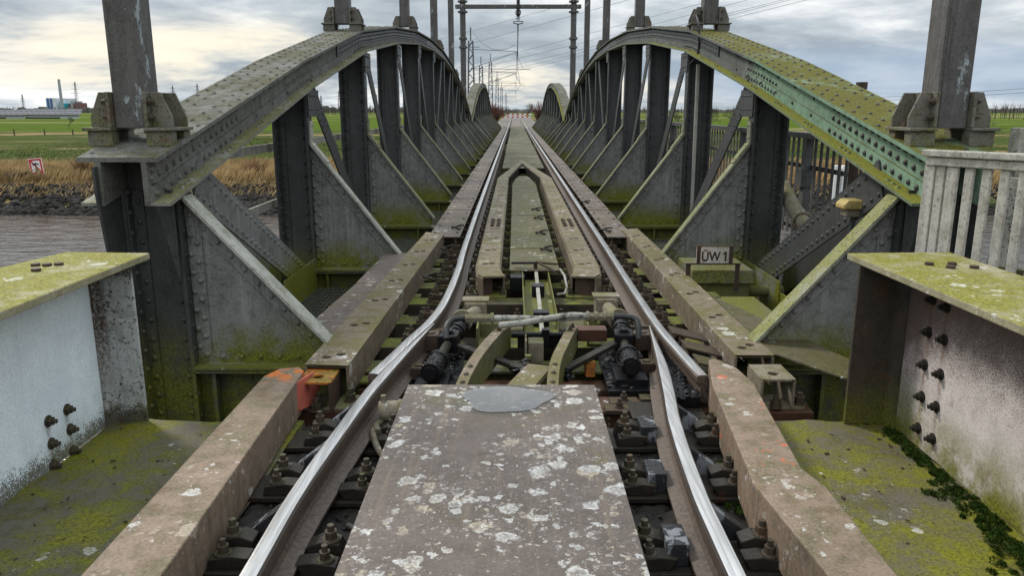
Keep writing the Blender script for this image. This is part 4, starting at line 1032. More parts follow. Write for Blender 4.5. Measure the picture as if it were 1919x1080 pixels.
m = MB(); m.tube([(.15+.11*math.cos(a), yp-.14, 5.62+.12*math.sin(a)) for a in np.linspace(0, 2*math.pi, 17)], .022, 6); m.tube([(-.06, yp-.14, 5.24), (-.05, yp-.14, 5.17), (.15, yp-.14, 5.12), (.35, yp-.14, 5.17), (.36, yp-.14, 5.24)], .022, 6); m.bar((-.06, yp-.14, 5.24), (.36, yp-.14, 5.24), .03, .03); m.build('clamp_ring', 'wire', t)

# ------------------------------------------------------------------ locking gear between the rails
def one(m, name, mat, lb, cat, bevel=0, group=None): return tag(m.build(name, mat, bevel=bevel), lb, cat, group)
m = MB(); m.box(-1.24, 1.66, 4.02, 4.26, -.52, -.215); one(m, 'cross_beam', 'rust_brown', 'rust brown cross beam spanning the gap at the end of the deck floor', 'cross beam', .006)
m = MB(); m.box(-.95, 1.25, 4.42, 4.60, -.5, -.235); one(m, 'cross_beam', 'rust_brown', 'second rust brown cross beam, under the black joint of the locking links', 'cross beam', .006)
m = MB(); m.box(-1.25, 1.65, 3.9, 5.6, -.95, -.62); one(m, 'end_box_girder', 'dark_steel', 'dark box girder deep in the gap below the locking gear', 'girder')  # added dark box, stands in for the black depth of the gap
m = MB(); m.box(1.12, 1.62, 4.05, 4.22, -.214, -.195); m.box(1.18, 1.5, 4.07, 4.20, -.1945, -.178); one(m, 'bearing_plate', 'mossy_part', 'stacked bearing plates under the right mossy channel stub', 'bearing plate', .003)
t = thing('anchor_bolt', 'thick nut and bolt on the bearing plates right of the mossy stub', 'bolt', (1.60, 4.10, -.195)); m = MB(); m.hexnut((1.60, 4.10, -.195), .03, .04, .02); m.build('nut', 'nut', t)
m = MB(); m.box(-1.22, -.9, 4.03, 4.24, -.214, -.198); one(m, 'bearing_plate', 'mossy_part', 'flat bearing plate under the orange channel stub', 'bearing plate', .003)
for x, y, lb in ((-.93, 4.14, 'left'), (-1.09, 4.06, 'left under the orange stub')):
    t = thing('anchor_bolt', f'rusty anchor bolt on the cross beam, {lb}', 'bolt', (x, y, -.198)); m = MB(); m.hexnut((x, y, -.198), .03, .04, .03); m.build('nut', 'nut', t)
# tray with lock rod
t = thing('lock_tray', 'mossy open tray holding the long lock rod between the guard arms', 'lock tray', (.19, 6.2, -.13))
m = MB(); m.box(.075, .305, 5.2, 7.0, -.13, -.118); m.box(.068, .076, 5.2, 7.0, -.13, -.03); m.box(.3045, .3125, 5.2, 7.0, -.13, -.03); m.build('tray', 'mossy_box', t, bevel=.002)
m = MB(); m.bar((.185, 5.0, -.045), (.198, 6.95, -.045), .03, .03); m.build('rod', 'pale_bar', t, bevel=.003)
m = MB(); m.box(.135, .25, 5.40, 5.50, -.117, -.01); m.build('guide_block', 'grease', t, bevel=.004)
m = MB(); m.box(.145, .25, 6.30, 6.42, -.117, -.02); m.build('guide_block', 'grease', t, bevel=.004)
t = thing('lock_lever', 'thin rusty lever with a crossbar standing behind the lock tray', 'lever', (.19, 7.05, -.12))
m = MB(); m.cyl((.195, 7.05, -.12), (.195, 7.05, .035), .018, 10); m.build('upright', 'rusty', t); m = MB(); m.bar((-.03, 7.06, .03), (.21, 7.04, .035), .045, .022); m.build('crossbar', 'dark_iron', t, bevel=.003)
m = MB(); m.tube([(.20, 7.04, .045), (.26, 7.0, .02), (.34, 6.9, .0), (.36, 6.88, -.02)], .012, 6); m.tube([(.22, 7.03, .04), (.33, 7.02, .03), (.40, 7.0, .03)], .012, 6); m.build('link_rod', 'rusty', t)
m = MB(); m.box(-.04, .09, 6.72, 6.88, -.17, -.035); one(m, 'sensor_box', 'grease', 'black box beside the lever between the guard arms', 'box', .006)
m = MB(); m.tube([(.42, 7.0, -.02), (.45, 6.8, -.04), (.455, 6.55, -.09), (.43, 6.45, -.12), (.36, 6.42, -.12)], .012, 6); one(m, 'cable', 'hose', 'thin pale cable bending down beside the right guard arm', 'cable')
for x0, x1, sd_ in ((-.27, .062, 'left'), (.318, .60, 'right')):
    m = MB(); m.box(x0, x1, 5.36, 5.72, -.135, -.122); m.box(x0, x1, 5.34, 5.352, -.22, -.125); one(m, 'step_plate', 'tread_moss', f'small mossy step plate on the {sd_} side of the lock tray', 'step plate', .002)
    xx = .02 if x0 < 0 else .36
    m = MB(); m.box(xx-.05, xx+.03, 5.75, 5.83, -.176, -.15); m.hexnut((xx, 5.79, -.15), .024, .03, .03); one(m, 'bolt_block', 'rusty', f'rusty bolt block on the {sd_} side of the lock tray', 'bolt block')
# screw gears left and right
def gear(side, P0, P1, P2, P3, hx, hy, lb):
    """P0 far end .. P3 near end cap of the greased shaft"""
    t = thing('lock_spindle', lb, 'lock spindle', (P1[0], P1[1], -.2))
    P0, P1, P2, P3 = [Vector(p) for p in (P0, P1, P2, P3)]
    m = MB(); d1 = (P1-P0).normalized()
    m.cyl(P0, P1, .052, 18)
    for u, r in ((.15, .062), (.32, .058), (.48, .066), (.62, .06)): c = P0+(P1-P0)*u; m.cyl(c-d1*.018, c+d1*.018, r, 18)
    for i in range(70):
        c = P0+(P1-P0)*random.random(); a = random.uniform(0, 6.28); n_ = Vector((math.cos(a), 0, abs(math.sin(a)))); m.dome(c+n_*.048, n_, random.uniform(.008, .022), random.uniform(.006, .014), 6)
    m.build('nut_sleeve', 'grease', t)
    d = (P2-P1).normalized(); q_ = P1+(P2-P1)*.1
    m = MB(); m.bar(P1-d*.07, P1+d*.07, .125, .12); m.hexnut(P1+Vector((0, 0, .06)), .03, .012, .0); m.build('yoke', 'grease', t, bevel=.012)
    m = MB(); m.cyl(P1+d*.06, P2, .03, 16); m.build('shaft', 'dark_iron', t)
    d = (P3-P2).normalized(); m = MB(); m.cyl(P2, P3, .058, 18); m.cyl(P2-d*.01, P2+d*.03, .066, 18); m.cyl(P3-d*.0, P3+d*.02, .042, 8, smooth=False)
    for i in range(40):
        c = P2+(P3-P2)*random.random(); a = random.uniform(0, 6.28); n_ = Vector((math.cos(a), 0, abs(math.sin(a)))); m.dome(c+n_*.052, n_, random.uniform(.008, .02), random.uniform(.006, .014), 6)
    m.build('end_collar', 'grease', t)
    # pedestal, lugs
    m = MB(); m.box(P3.x-.09, P3.x+.10, P3.y-.03, P2.y, -.2, -.13)
    for i in range(60):
        m.dome((P3.x+random.uniform(-.12, .14), random.uniform(P3.y-.08, P1.y+.1), -.172+random.uniform(-.006, .004)), (random.uniform(-.3, .3), random.uniform(-.3, .3), 1), random.uniform(.015, .04), random.uniform(.005, .014), 7)
    m.box(P3.x-.14, P3.x+.16, P3.y-.1, P1.y+.25, -.225, -.175); m.build('pedestal', 'grease', t)
    o = side*.13
    m = MB(); x = P1.x+o; m.prism([(x-.055, P1.y+.02, -.02), (x+.055, P1.y+.02, -.02), (x+.06, P1.y+.10, -.02), (x+.05, P1.y+.15, -.02), (x-.04, P1.y+.15, -.02), (x-.06, P1.y+.1, -.02)], (0, 0, -.11)); m.cyl((x, P1.y+.08, -.0195), (x, P1.y+.08, -.012), .03, 14); m.build('lug', 'rusty', t, bevel=.006)
    m = MB(); x = P2.x+o*.9; m.box(x-.045, x+.045, P2.y-.06, P2.y+.03, -.17, -.09); m.cyl((x, P2.y-.01, -.0895), (x, P2.y-.01, -.082), .024, 12); m.build('lug', 'rusty', t, bevel=.006)
    # drive housing
    m = MB(); m.box(hx-.085, hx+.075, hy, hy+.17, -.13, .03); m.box(hx-.105, hx+.095, hy+.02, hy+.15, .0305, .045); m.build('drive_housing', 'mossy_part', t, bevel=.005)
    m = MB(); m.box(hx-.075, hx+.075, hy-.016, hy-.001, -.11, .025); m.cyl((hx, hy-.017, -.04), (P0.x, P0.y+.06, -.05), .05, 18); m.cyl((P0.x, P0.y+.10, -.05), (P0.x, P0.y+.07, -.05), .078, 20)
    for a, b_ in ((-.058, -.09), (.058, -.09), (-.058, .008), (.058, .008)): m.hexnut((hx+a, hy-.016, b_), .010, .008, 0, ax=(0, -1, 0), washer=False)
    m.build('drive_cylinder', 'mossy_part', t)
    return t
gear(-1, (-.375, 5.25, -.055), (-.425, 4.83, -.055), (-.462, 4.46, -.06), (-.488, 4.24, -.065), -.285, 5.53, 'black greased lock spindle with its drive housing beside the left near rail tip')
gear(1, (.745, 5.28, -.05), (.712, 4.85, -.05), (.695, 4.55, -.055), (.688, 4.34, -.06), .70, 5.66, 'black greased lock spindle with its drive housing beside the right near rail tip')
# link bars and joint
t = thing('lock_linkage', 'black link bars meeting in a greasy joint between the two lock spindles', 'linkage', (.15, 4.5, -.2))
m = MB(); m.bar((-.37, 4.80, -.075), (.05, 4.43, -.105), .055, .03); m.build('link_bar', 'dark_iron', t, bevel=.004)
m = MB(); m.bar((.66, 4.82, -.06), (.30, 4.40, -.10), .055, .03); m.build('link_bar', 'dark_iron', t, bevel=.004)
m = MB()
for i in range(110):
    u = random.random(); c = Vector((.0+.33*u, 4.47-.1*u, -.11)); m.dome(c+Vector((random.gauss(0, .03), random.gauss(0, .035), random.gauss(0, .02))), (random.uniform(-.6, .6), random.uniform(-.6, .6), 1), random.uniform(.012, .03), random.uniform(.006, .014), 7)
m.bar((.0, 4.47, -.12), (.33, 4.37, -.12), .09, .06); m.build('joint', 'grease', t)
# curved guard arms with webs
for pts, lb in (([(-.055, 4.98, .0), (-.10, 4.8, .025), (-.165, 4.5, .035), (-.225, 4.22, .025), (-.265, 4.02, .0), (-.29, 3.88, -.03)], 'left'), ([(.395, 4.98, .0), (.36, 4.8, .025), (.30, 4.5, .035), (.245, 4.25, .025), (.215, 4.05, .0), (.20, 3.86, -.03)], 'right')):
    t = thing('curved_arm', f'curved mossy flat arm with bolts, the {lb} one of two above the locking links', 'arm', (pts[2][0], 4.4, -.2))
    P_ = crspline(pts, 4); m = MB()
    for a, b_ in zip(P_, P_[1:]): m.bar(a, b_+(b_-a)*.04, .062, .012)
    m.build('arm_strip', 'channel', t)
    m = MB()
    for a, b_ in zip(P_, P_[1:]):
        o = Vector((.02, 0, 0)); m.prism([a+o-Vector((0, 0, .008)), b_+o-Vector((0, 0, .008)), Vector((b_.x+.02, b_.y, -.14)), Vector((a.x+.02, a.y, -.14))], (.01, 0, 0))
    m.build('arm_web', 'mossy_box', t)
    for u in (.74, .82, .90): m = MB(); p = P_[int(u*(len(P_)-1))]; m.dome(p+Vector((0, 0, .006)), (0, 0, 1), .016, .012, 8); m.build('bolt', 'nut', t)
    for i_ in (2, 4): m = MB(); m.hexnut(P_[i_]+Vector((0, 0, .006)), .013, .014, .011); m.build('bolt', 'nut', t)
# hoses across
t = thing('hydraulic_hose', 'pale dusty hose with hexagonal couplings lying across the track over the locking gear', 'hose', (.15, 4.85, .05))
m = MB(); m.tube(crspline([(-.43, 4.70, .0), (-.435, 4.76, .06), (-.40, 4.82, .095), (-.32, 4.845, .10)], 5), .020, 10); m.build('rubber_bend', 'rubber', t)
m = MB(); m.cyl((-.32, 4.845, .10), (-.155, 4.845, .10), .031, 6, smooth=False); m.cyl((-.155, 4.845, .10), (-.135, 4.845, .10), .035, 10); m.build('coupling', 'mossy_part', t)
m = MB(); m.tube(crspline([(-.135, 4.845, .10), (.05, 4.85, .098), (.25, 4.85, .092), (.40, 4.86, .10), (.47, 4.87, .105)], 5), .020, 10); m.build('hose', 'hose', t)
m = MB(); m.tube(crspline([(-.10, 4.76, .075), (.05, 4.78, .085), (.2, 4.81, .105), (.36, 4.84, .12), (.47, 4.87, .108)], 5), .021, 10); m.build('hose', 'hose', t)
m = MB(); m.cyl((.47, 4.87, .105), (.64, 4.87, .105), .030, 6, smooth=False)
for x in (.475, .53, .585, .635): m.cyl((x-.009, 4.87, .105), (x+.009, 4.87, .105), .034, 10)
m.build('coupling', 'mossy_part', t)
m = MB(); m.tube(crspline([(.64, 4.87, .105), (.72, 4.87, .105), (.785, 4.85, .09), (.80, 4.80, .04), (.795, 4.77, -.02)], 5), .020, 10); m.build('rubber_bend', 'rubber', t)
# centre boxes and bars
t = thing('contact_box', 'small pale mossy box with side plate and pin amid the locking gear', 'box', (.12, 4.72, -.2))
m = MB(); m.box(.085, .185, 4.68, 4.80, -.15, -.015); m.build('body', 'mossy_part', t, bevel=.006); m = MB(); m.box(.066, .078, 4.64, 4.80, -.2, .01); m.build('side_plate', 'mossy_part', t, bevel=.005); m = MB(); m.cyl((.085, 4.58, -.2), (.085, 4.58, -.065), .022, 12); m.build('pin', 'mossy_box', t)
m = MB(); m.cyl((-.02, 4.92, -.035), (.42, 4.92, -.035), .018, 10); m.box(.18, .23, 4.895, 4.945, -.12, .005); m.box(.33, .36, 4.895, 4.945, -.06, .01); m.box(.02, .42, 4.93, 5.02, -.13, -.055); one(m, 'cross_shaft', 'grease', 'black cross shaft on a black bar behind the small pale box', 'shaft')
m = MB(); m.box(.40, .62, 4.98, 5.10, -.10, -.02); one(m, 'stop_block', 'rust_brown', 'rust brown block right of the right curved arm', 'block', .004)
m = MB(); m.box(.44, .50, 4.55, 4.68, -.2, -.1); one(m, 'stop_block', 'orange', 'small orange rusty block under the right curved arm', 'block', .004)
t = thing('slanted_channel', 'slanted mossy channel running under the far edge of the spotted plate', 'channel', (.09, 4.05, -.2))
m = MB(); m.bar((-.03, 3.80, -.055), (.15, 4.34, -.055), .15, .014); m.build('top_plate', 'channel', t, bevel=.003); m = MB(); m.bar((.045, 3.79, -.11), (.225, 4.33, -.11), .014, .10); m.bar((-.105, 3.82, -.11), (.075, 4.36, -.11), .014, .10); m.build('side_web', 'mossy_part', t)
for x0, y0, x1, y1, lb, mt in ((-.26, 5.02, -.12, 5.30, 'mossy bracket stand beside the left drive housing', 'mossy_box'), (.50, 5.12, .60, 5.42, 'mossy bracket stand beside the right drive housing', 'mossy_box')):
    m = MB(); m.box(x0, x1, y0, y1, -.19, -.16); m.box(x0, x0+.014, y0, y1, -.159, -.02); m.box(x0+.016, x1, y1-.014, y1, -.159, -.06); one(m, 'bracket_stand', mt, lb, 'bracket', .003)
m = MB(); m.bar((-.57, 5.06, -.05), (-.42, 5.06, -.05), .03, .02); one(m, 'tie_bar', 'rusty', 'short rusty tie bar beside the left lock spindle', 'tie bar')
m = MB(); m.bar((.78, 5.12, -.04), (.95, 5.12, -.04), .03, .02); one(m, 'tie_bar', 'rusty', 'short rusty tie bar beside the right lock spindle', 'tie bar')
for k, (x, y) in enumerate(((-.60, 4.02), (-.57, 4.14), (.62, 4.14), (.80, 4.2), (.58, 4.03), (.93, 4.34))):
    m = MB(); m.box(x-.08, x+.08, y-.05, y+.05, -.214, -.19); m.hexnut((x, y, -.19), .02, .025, .02); one(m, 'clamp_plate', 'rusty', f'small bolted clamp plate on the rust brown beam, {["left rail, near", "left rail, far", "right of the spotted plate", "right near rail, inside", "against the spotted plate corner", "right rail end"][k]}', 'clamp plate', .002)
m = MB()
for i in range(160):
    u = random.random(); m.dome((.93+.08*u+random.gauss(0, .02), 4.0+.8*u, -.122), (random.uniform(-.6, .6), random.uniform(-.6, .6), 1), random.uniform(.015, .035), random.uniform(.005, .012), 7)
m.prism([(.85, 4.0, -.19), (1.02, 4.0, -.19), (1.0, 4.9, -.19), (.93, 4.9, -.19)], (0, 0, .07)); one(m, 'grease_bed', 'grease', 'black grease caked wedge between the right near rail and the bridge rail end', 'grease')
t = thing('hydraulic_cylinder', 'stubby grey green cylinder between the left near rail and the spotted plate', 'cylinder', (-.6, 3.72, -.15))
m = MB(); m.cyl((-.69, 3.70, -.085), (-.50, 3.72, -.085), .055, 18); m.cyl((-.595, 3.71, -.085), (-.57, 3.712, -.085), .062, 18); m.cyl((-.665, 3.70, -.04), (-.665, 3.70, .005), .014, 8); m.build('barrel', 'mossy_part', t)
m = MB(); m.tube(crspline([(-.675, 3.66, -.12), (-.70, 3.57, -.13), (-.65, 3.42, -.16), (-.56, 3.28, -.19)], 5), .016, 8); m.cyl((-.695, 3.60, -.125), (-.675, 3.55, -.135), .024, 6, smooth=False); m.build('pipe', 'mossy_part', t)
m = MB(); m.tube(crspline([(-.645, 2.72, -.16), (-.60, 2.64, -.14), (-.575, 2.5, -.14), (-.565, 2.3, -.15), (-.56, 2.0, -.16)], 6), .014, 8); one(m, 'cable', 'rubber', 'dark cable curving beside the left near rail at the bottom edge', 'cable')
for i, (x, y) in enumerate(((-.72, 6.6), (-.70, 8.0), (-.70, 9.5), (1.12, 9.3), (1.13, 12.2), (.35, 8.0), (.33, 9.1), (.34, 10.4), (.33, 11.3))):
    m = MB(); a0 = random.uniform(0, 6); m.tube([(x+.075*math.cos(a)*1.0, y+.11*math.sin(a), .0+.012*math.sin(a*2)) for a in np.linspace(a0*0+.6, 5.2, 12)], .012, 6); one(m, 'cable_loop', 'dark_iron', ['short cable loop beside the left rail, nearest of three', 'short cable loop beside the left rail, middle of three', 'short cable loop on the first brown plate left of the left rail', 'short cable loop on the first brown plate right of the right rail', 'short cable loop on the second brown plate right of the right rail', 'pale cable loop on the middle tread plates, nearest of four', 'pale cable loop on the middle tread plates, second of four', 'pale cable loop on the middle tread plates, third of four', 'pale cable loop on the middle tread plates, furthest of four'][i], 'cable loop', group='cable loops')
# ------------------------------------------------------------------ handrail bars, fences
t = thing('handrail', 'two pale flat handrail bars along the outside of the left truss', 'handrail', (-2.44, 20, .4))
for z in (1.05, .49):
    m = MB(); m.box(-2.445, -2.425, 5.0, 36, z-.04, z+.04); m.build('rail_bar', 'pale_bar', t)
t = thing('walkway_fence', 'long dark grey picket fence along the walkway outside the right truss', 'fence', (3.25, 20, 0))
z1 = 1.17
for k in range(12):
    y0, y1 = 6.2+k*2.5, 6.2+(k+1)*2.5
    m = MB(); m.box(3.21, 3.29, y0-.05, y0+.05, -.3, z1-.061); m.box(3.17, 3.33, y0-.07, y0+.07, .58, .78); m.build('fence_post', 'grey_fence', t)
    m = MB(); y = y0+.14
    while y < y1-.08: m.box(3.244, 3.256, y-.028, y+.028, .0, z1-.062); y += .165
    m.box(3.272, 3.285, y0+.05, y1-.05, .77, .82); m.box(3.272, 3.285, y0+.05, y1-.05, .05, .10); m.build('slat_panel', 'grey_fence', t)
m = MB(); m.box(3.19, 3.31, 6.1, 36.3, z1-.06, z1); m.build('top_rail', 'grey_fence', t)
m = MB(); m.box(2.76, 3.35, 5.4, 36.5, -.36, -.30); one(m, 'walkway_deck', 'grey_fence', 'dark walkway deck beneath the grey picket fence outside the right truss', 'walkway')
# white railing at the walkway head
t = thing('white_railing', 'dirty white railing with thick upright slats above the rusty girder', 'railing', (2.4, 3.9, 0))
A, B = Vector((2.215, 4.20, 0)), Vector((2.80, 3.19, 0)); d = (B-A).normalized()
m = MB(); m.bar(A+Vector((0, 0, 1.195))-d*.02, B+Vector((0, 0, 1.195)), .075, .035); m.bar(A+Vector((0, 0, 1.152)), B+Vector((0, 0, 1.152)), .045, .045); m.build('top_rail', 'white_fence', t, bevel=.006)
m = MB(); L_ = (B-A).length; u = .02; k = 0
while u < L_:
    p = A+d*u; m.bar(p+Vector((0, 0, .1)), p+Vector((0, 0, 1.128)), .058 if k in (0, 2) else .044, .022, upv=(d.y, -d.x, 0)); u += .062 if k in (0, 1) else .088; k += 1
m.build('slat_panel', 'white_fence', t, bevel=.003); m = MB(); m.bar(A+Vector((0, 0, .62))+Vector((.03, .02, 0)), B+Vector((0, 0, .62))+Vector((.03, .02, 0)), .02, .05); m.build('mid_rail', 'mossy_box', t)
m = MB(); m.box(2.83, 2.93, 4.42, 4.52, -.4, 1.32); one(m, 'fence_post', 'concrete', 'speckled pale post behind the white railing at the right edge', 'post', .006)
m = MB(); m.cyl((2.70, 4.35, .1), (2.78, 4.32, 1.05), .045, 12); one(m, 'speckled_pipe', 'concrete', 'speckled slanting pipe behind the white railing slats', 'pipe')
for k, (x, z0, z1_) in enumerate(((8.02, -1.1, .06), (8.22, -1.2, .06), (8.40, -1.1, .02))):
    m = MB(); m.box(x-.07, x+.07, 19.4, 19.6, z0-5, z1_); one(m, 'dolphin_post', 'white', f'white marker pile seen through the dark fence, {["leftmost of three", "middle of three", "rightmost of three"][k]}', 'pile')
# equipment box with sign
t = thing('equipment_box', 'low grey equipment box with a mossy base behind the right guard channel', 'equipment box', (1.85, 7.0, -.3))
m = MB(); m.box(1.60, 2.10, 6.75, 7.3, -.33, -.091); m.build('base', 'mossy_box', t, bevel=.006)
m = MB(); m.prism([(1.57, 6.70, -.09), (2.13, 6.70, -.09), (2.12, 6.73, .03), (1.58, 6.73, .03)], (0, .6, 0)); m.build('lid', 'bracket', t, bevel=.01)
t = thing('name_sign', 'small rust speckled white sign lettered ÜW1 on a rusty bracket', 'sign', (1.745, 6.66, -.15))
yS = 6.64; xa, xb = 1.585, 1.90
m = MB(); m.box(xa-.095, xb+.075, yS-.012, yS+.012, .098, .11); m.box(xa-.085, xa-.045, yS+.0, yS+.008, -.12, .0975); m.box(xb+.03, xb+.07, yS+.0, yS+.008, -.14, .0975); m.build('bracket', 'rusty', t)
m = MB(); m.box(xa, xb, yS-.006, yS+.006, .1105, .26); sg = m.build('sign_plate', 'sign_plate', t)
m = MB(); m.box(xa, xa+.033, yS-.012, yS-.0065, .1105, .26); m.box(xb-.033, xb, yS-.012, yS-.0065, .1105, .26); m.box(xa-.002, xb+.002, yS-.013, yS+.013, .2605, .266); m.build('sign_rim', 'rusty', sg)
def lettering(txt, x, y, z, h, sx, par, mat):
    cu = bpy.data.curves.new('lettering', 'FONT'); cu.body = txt; cu.size = h/.72; cu.extrude = .0015; cu.offset = .0018; cu.align_x = 'CENTER'
    o = bpy.data.objects.new('tmp', cu); C.objects.link(o); bpy.context.view_layer.update()
    me = bpy.data.meshes.new_from_object(o.evaluated_get(bpy.context.evaluated_depsgraph_get())); bpy.data.objects.remove(o)
    co = np.zeros(len(me.vertices)*3); me.vertices.foreach_get('co', co); co = co.reshape(-1, 3)
    w = np.array(world_loc(par)); out = np.stack([co[:, 0]*sx+x, -co[:, 2]+y, co[:, 1]+z], 1)-w
    me.vertices.foreach_set('co', out.ravel()); me.materials.clear(); me.materials.append(M[mat]); me.update()
    ob = bpy.data.objects.new('lettering', me); C.objects.link(ob); ob.parent = par; return ob
lettering('Ü', xa+.075, yS-.0085, .132, .084, .80, sg, 'black'); lettering('W', xa+.157, yS-.0085, .132, .084, .80, sg, 'black')
m = MB(); x1_ = xb-.062; m.prism([(x1_-.007, yS-.0066, .132), (x1_+.007, yS-.0066, .132), (x1_+.007, yS-.0066, .216), (x1_-.004, yS-.0066, .216), (x1_-.026, yS-.0066, .196), (x1_-.021, yS-.0066, .186), (x1_-.007, yS-.0066, .198)], (0, -.0025, 0)); m.build('lettering', 'black', sg)
# pipes
m = MB(); m.tube(crspline([(2.12, 6.9, -.2), (2.28, 6.9, -.2), (2.45, 6.92, -.2)], 4), .05, 12); one(m, 'conduit_pipe', 'mossy_box', 'mossy pipe leaving the right end of the equipment box', 'pipe')
m = MB(); m.tube(crspline([(2.75, 8.0, .65), (2.76, 7.6, .45), (2.80, 7.2, .26), (2.86, 6.7, .05), (2.9, 6.2, -.2)], 5), .075, 14); m.tube([(2.72+.095*math.cos(a)+.05, 7.42, .36+.095*math.sin(a)) for a in np.linspace(0, 6.2832, 15)], .016, 6); one(m, 'conduit_pipe', 'mossy_part', 'thick mossy elbow pipe between the second right post and the diagonal', 'pipe')
m = MB(); m.tube(crspline([(2.62, 7.4, .25), (2.60, 7.35, 0), (2.56, 7.3, -.25)], 4), .022, 8); one(m, 'conduit_pipe', 'pale_bar', 'thin pale cable hanging below the mossy elbow pipe', 'cable')
m = MB(); m.cyl((2.42, 10.55, -.1), (2.42, 10.62, 2.0), .024, 10); one(m, 'conduit_pipe', 'pale_bar', 'long pale vertical conduit against the third post of the right truss', 'pipe')
m = MB(); m.tube(crspline([(2.30, 10.55, 2.0), (2.36, 10.4, 2.15), (2.33, 10.3, 2.45), (2.36, 10.6, 2.62), (2.5, 10.8, 2.6)], 6), .012, 6); one(m, 'cable', 'wire', 'black cable looping over the right arch beside the second mast', 'cable')
t = thing('floodlight', 'small weathered yellow lamp housing perched behind the first right knee gusset', 'lamp', (2.34, 5.33, .4))
m = MB(); m.prism([(2.235, 5.25, .755), (2.45, 5.25, .755), (2.45, 5.25, .785), (2.42, 5.25, .82), (2.27, 5.25, .82), (2.235, 5.25, .79)], (0, .15, 0)); m.build('cover', 'yellow_lamp', t, bevel=.012)
m = MB(); m.box(2.265, 2.42, 5.27, 5.38, .70, .7545); m.build('lamp_body', 'mossy_part', t, bevel=.012); m = MB(); m.cyl((2.34, 5.33, .4), (2.34, 5.33, .699), .02, 8); m.build('stalk', 'dark_steel', t)
m = MB(); m.cyl((2.86, 6.6, -.2), (2.86, 6.6, 1.585), .04, 10); m.cyl((2.86, 6.6, 1.5855), (2.86, 6.6, 1.64), .045, 10); one(m, 'pole_cap', 'rusty', 'short post top with a brown cap showing above the right arch', 'post')
# ------------------------------------------------------------------ far bank: riprap, reeds, shrubs
def at(px, py, Y):
    u = (px-960)/1450; v = -(py-540)/1450; cp, sp = math.cos(PITCH), math.sin(PITCH); d = Matrix.Rotation(YAW, 3, 'Z')@Vector((u, cp+v*sp, -sp+v*cp))
    k = Y/d.y; return Vector((d.x*k, Y, CAM_Z+d.z*k))
def np_mesh(name, v, f, mat, base, smooth=False):
    me = bpy.data.meshes.new(name); v = v-np.array(base); n = f.shape[1]
    me.vertices.add(len(v)); me.vertices.foreach_set('co', v.ravel()); me.loops.add(f.size); me.loops.foreach_set('vertex_index', f.ravel().astype(np.int32))
    me.polygons.add(len(f)); me.polygons.foreach_set('loop_start', np.arange(0, f.size, n, dtype=np.int32)); me.polygons.foreach_set('loop_total', np.full(len(f), n, dtype=np.int32))
    if smooth: me.polygons.foreach_set('use_smooth', np.ones(len(f), dtype=bool))
    me.update(); me.validate(); me.materials.append(M[mat]); o = bpy.data.objects.new(name, me); C.objects.link(o); o.location = base; return o
# icosahedron rocks
ph = (1+5**.5)/2
ICO = np.array([(-1, ph, 0), (1, ph, 0), (-1, -ph, 0), (1, -ph, 0), (0, -1, ph), (0, 1, ph), (0, -1, -ph), (0, 1, -ph), (ph, 0, -1), (ph, 0, 1), (-ph, 0, -1), (-ph, 0, 1)])/1.9
ICOF = np.array([(0, 11, 5), (0, 5, 1), (0, 1, 7), (0, 7, 10), (0, 10, 11), (1, 5, 9), (5, 11, 4), (11, 10, 2), (10, 7, 6), (7, 1, 8), (3, 9, 4), (3, 4, 2), (3, 2, 6), (3, 6, 8), (3, 8, 9), (4, 9, 5), (2, 4, 11), (6, 2, 10), (8, 6, 7), (9, 8, 1)])
def rocks(n, fn, smin, smax, name, mat, base):
    V, F = [], []
    for i in range(n):
        p = fn(); s = rng.uniform(smin, smax); v = ICO*(1+rng.uniform(-.28, .28, (12, 1)))*s*np.array([1.2, .9, .62]); a = rng.uniform(0, 6.28); c, q = math.cos(a), math.sin(a)
        v = np.stack([v[:, 0]*c-v[:, 1]*q, v[:, 0]*q+v[:, 1]*c, v[:, 2]+v[:, 0]*rng.uniform(-.3, .3)], 1)+p; V.append(v); F.append(ICOF+12*i)
    return np_mesh(name, np.concatenate(V), np.concatenate(F), mat, base)
def grit_pt():
    return np.array([rng.uniform(-1.08, .98), rng.uniform(1.9, 3.84), -.222])
tag(rocks(1500, grit_pt, .003, .011, 'grit', 'bed', (0, 3, -.22)), 'black oily grit and crumbs lying in the bed between the rail fastenings', 'grit', kind='stuff')
def bank_pt():
    y = rng.uniform(51.3, 58.4); x = rng.uniform(-42, 42); return np.array([x, y, terrain_z(x, y)+.05])
tag(rocks(6500, bank_pt, .16, .40, 'riprap', 'rock', (0, 52, -5)), 'band of dark loose stones along the far river bank', 'riprap', kind='stuff')
def blades(n, xf, yf, h0, h1, wd, lean, name, mat, base, zoff=0., wind=.25):
    x = xf(n); y = yf(n); ok = (y < 66.5) | (np.abs(x-.2) > 5.5); x = x[ok]; y = y[ok]; n = len(x); z = np.array([terrain_z(a, b_) for a, b_ in zip(x, y)])+zoff
    h = rng.uniform(h0, h1, n); a = rng.uniform(0, math.pi, n); w_ = rng.uniform(.5, 1, n)*wd
    lx = (rng.normal(0, lean, n)+wind)*h; ly = rng.normal(0, lean, n)*h
    v = np.empty((n, 4, 3)); dx_, dy_ = np.cos(a)*w_, np.sin(a)*w_
    v[:, 0] = np.stack([x-dx_, y-dy_, z], 1); v[:, 1] = np.stack([x+dx_, y+dy_, z], 1)
    v[:, 2] = np.stack([x+lx*.45+dx_*.8, y+ly*.45+dy_*.8, z+h*.62], 1); v[:, 3] = np.stack([x+lx, y+ly, z+h], 1)
    f = np.arange(4*n).reshape(n, 4)[:, [0, 1, 2, 3]]
    tri = np.concatenate([f[:, [0, 1, 2]], f[:, [0, 2, 3]]])
    return np_mesh(name, v.reshape(-1, 3), tri, mat, base)
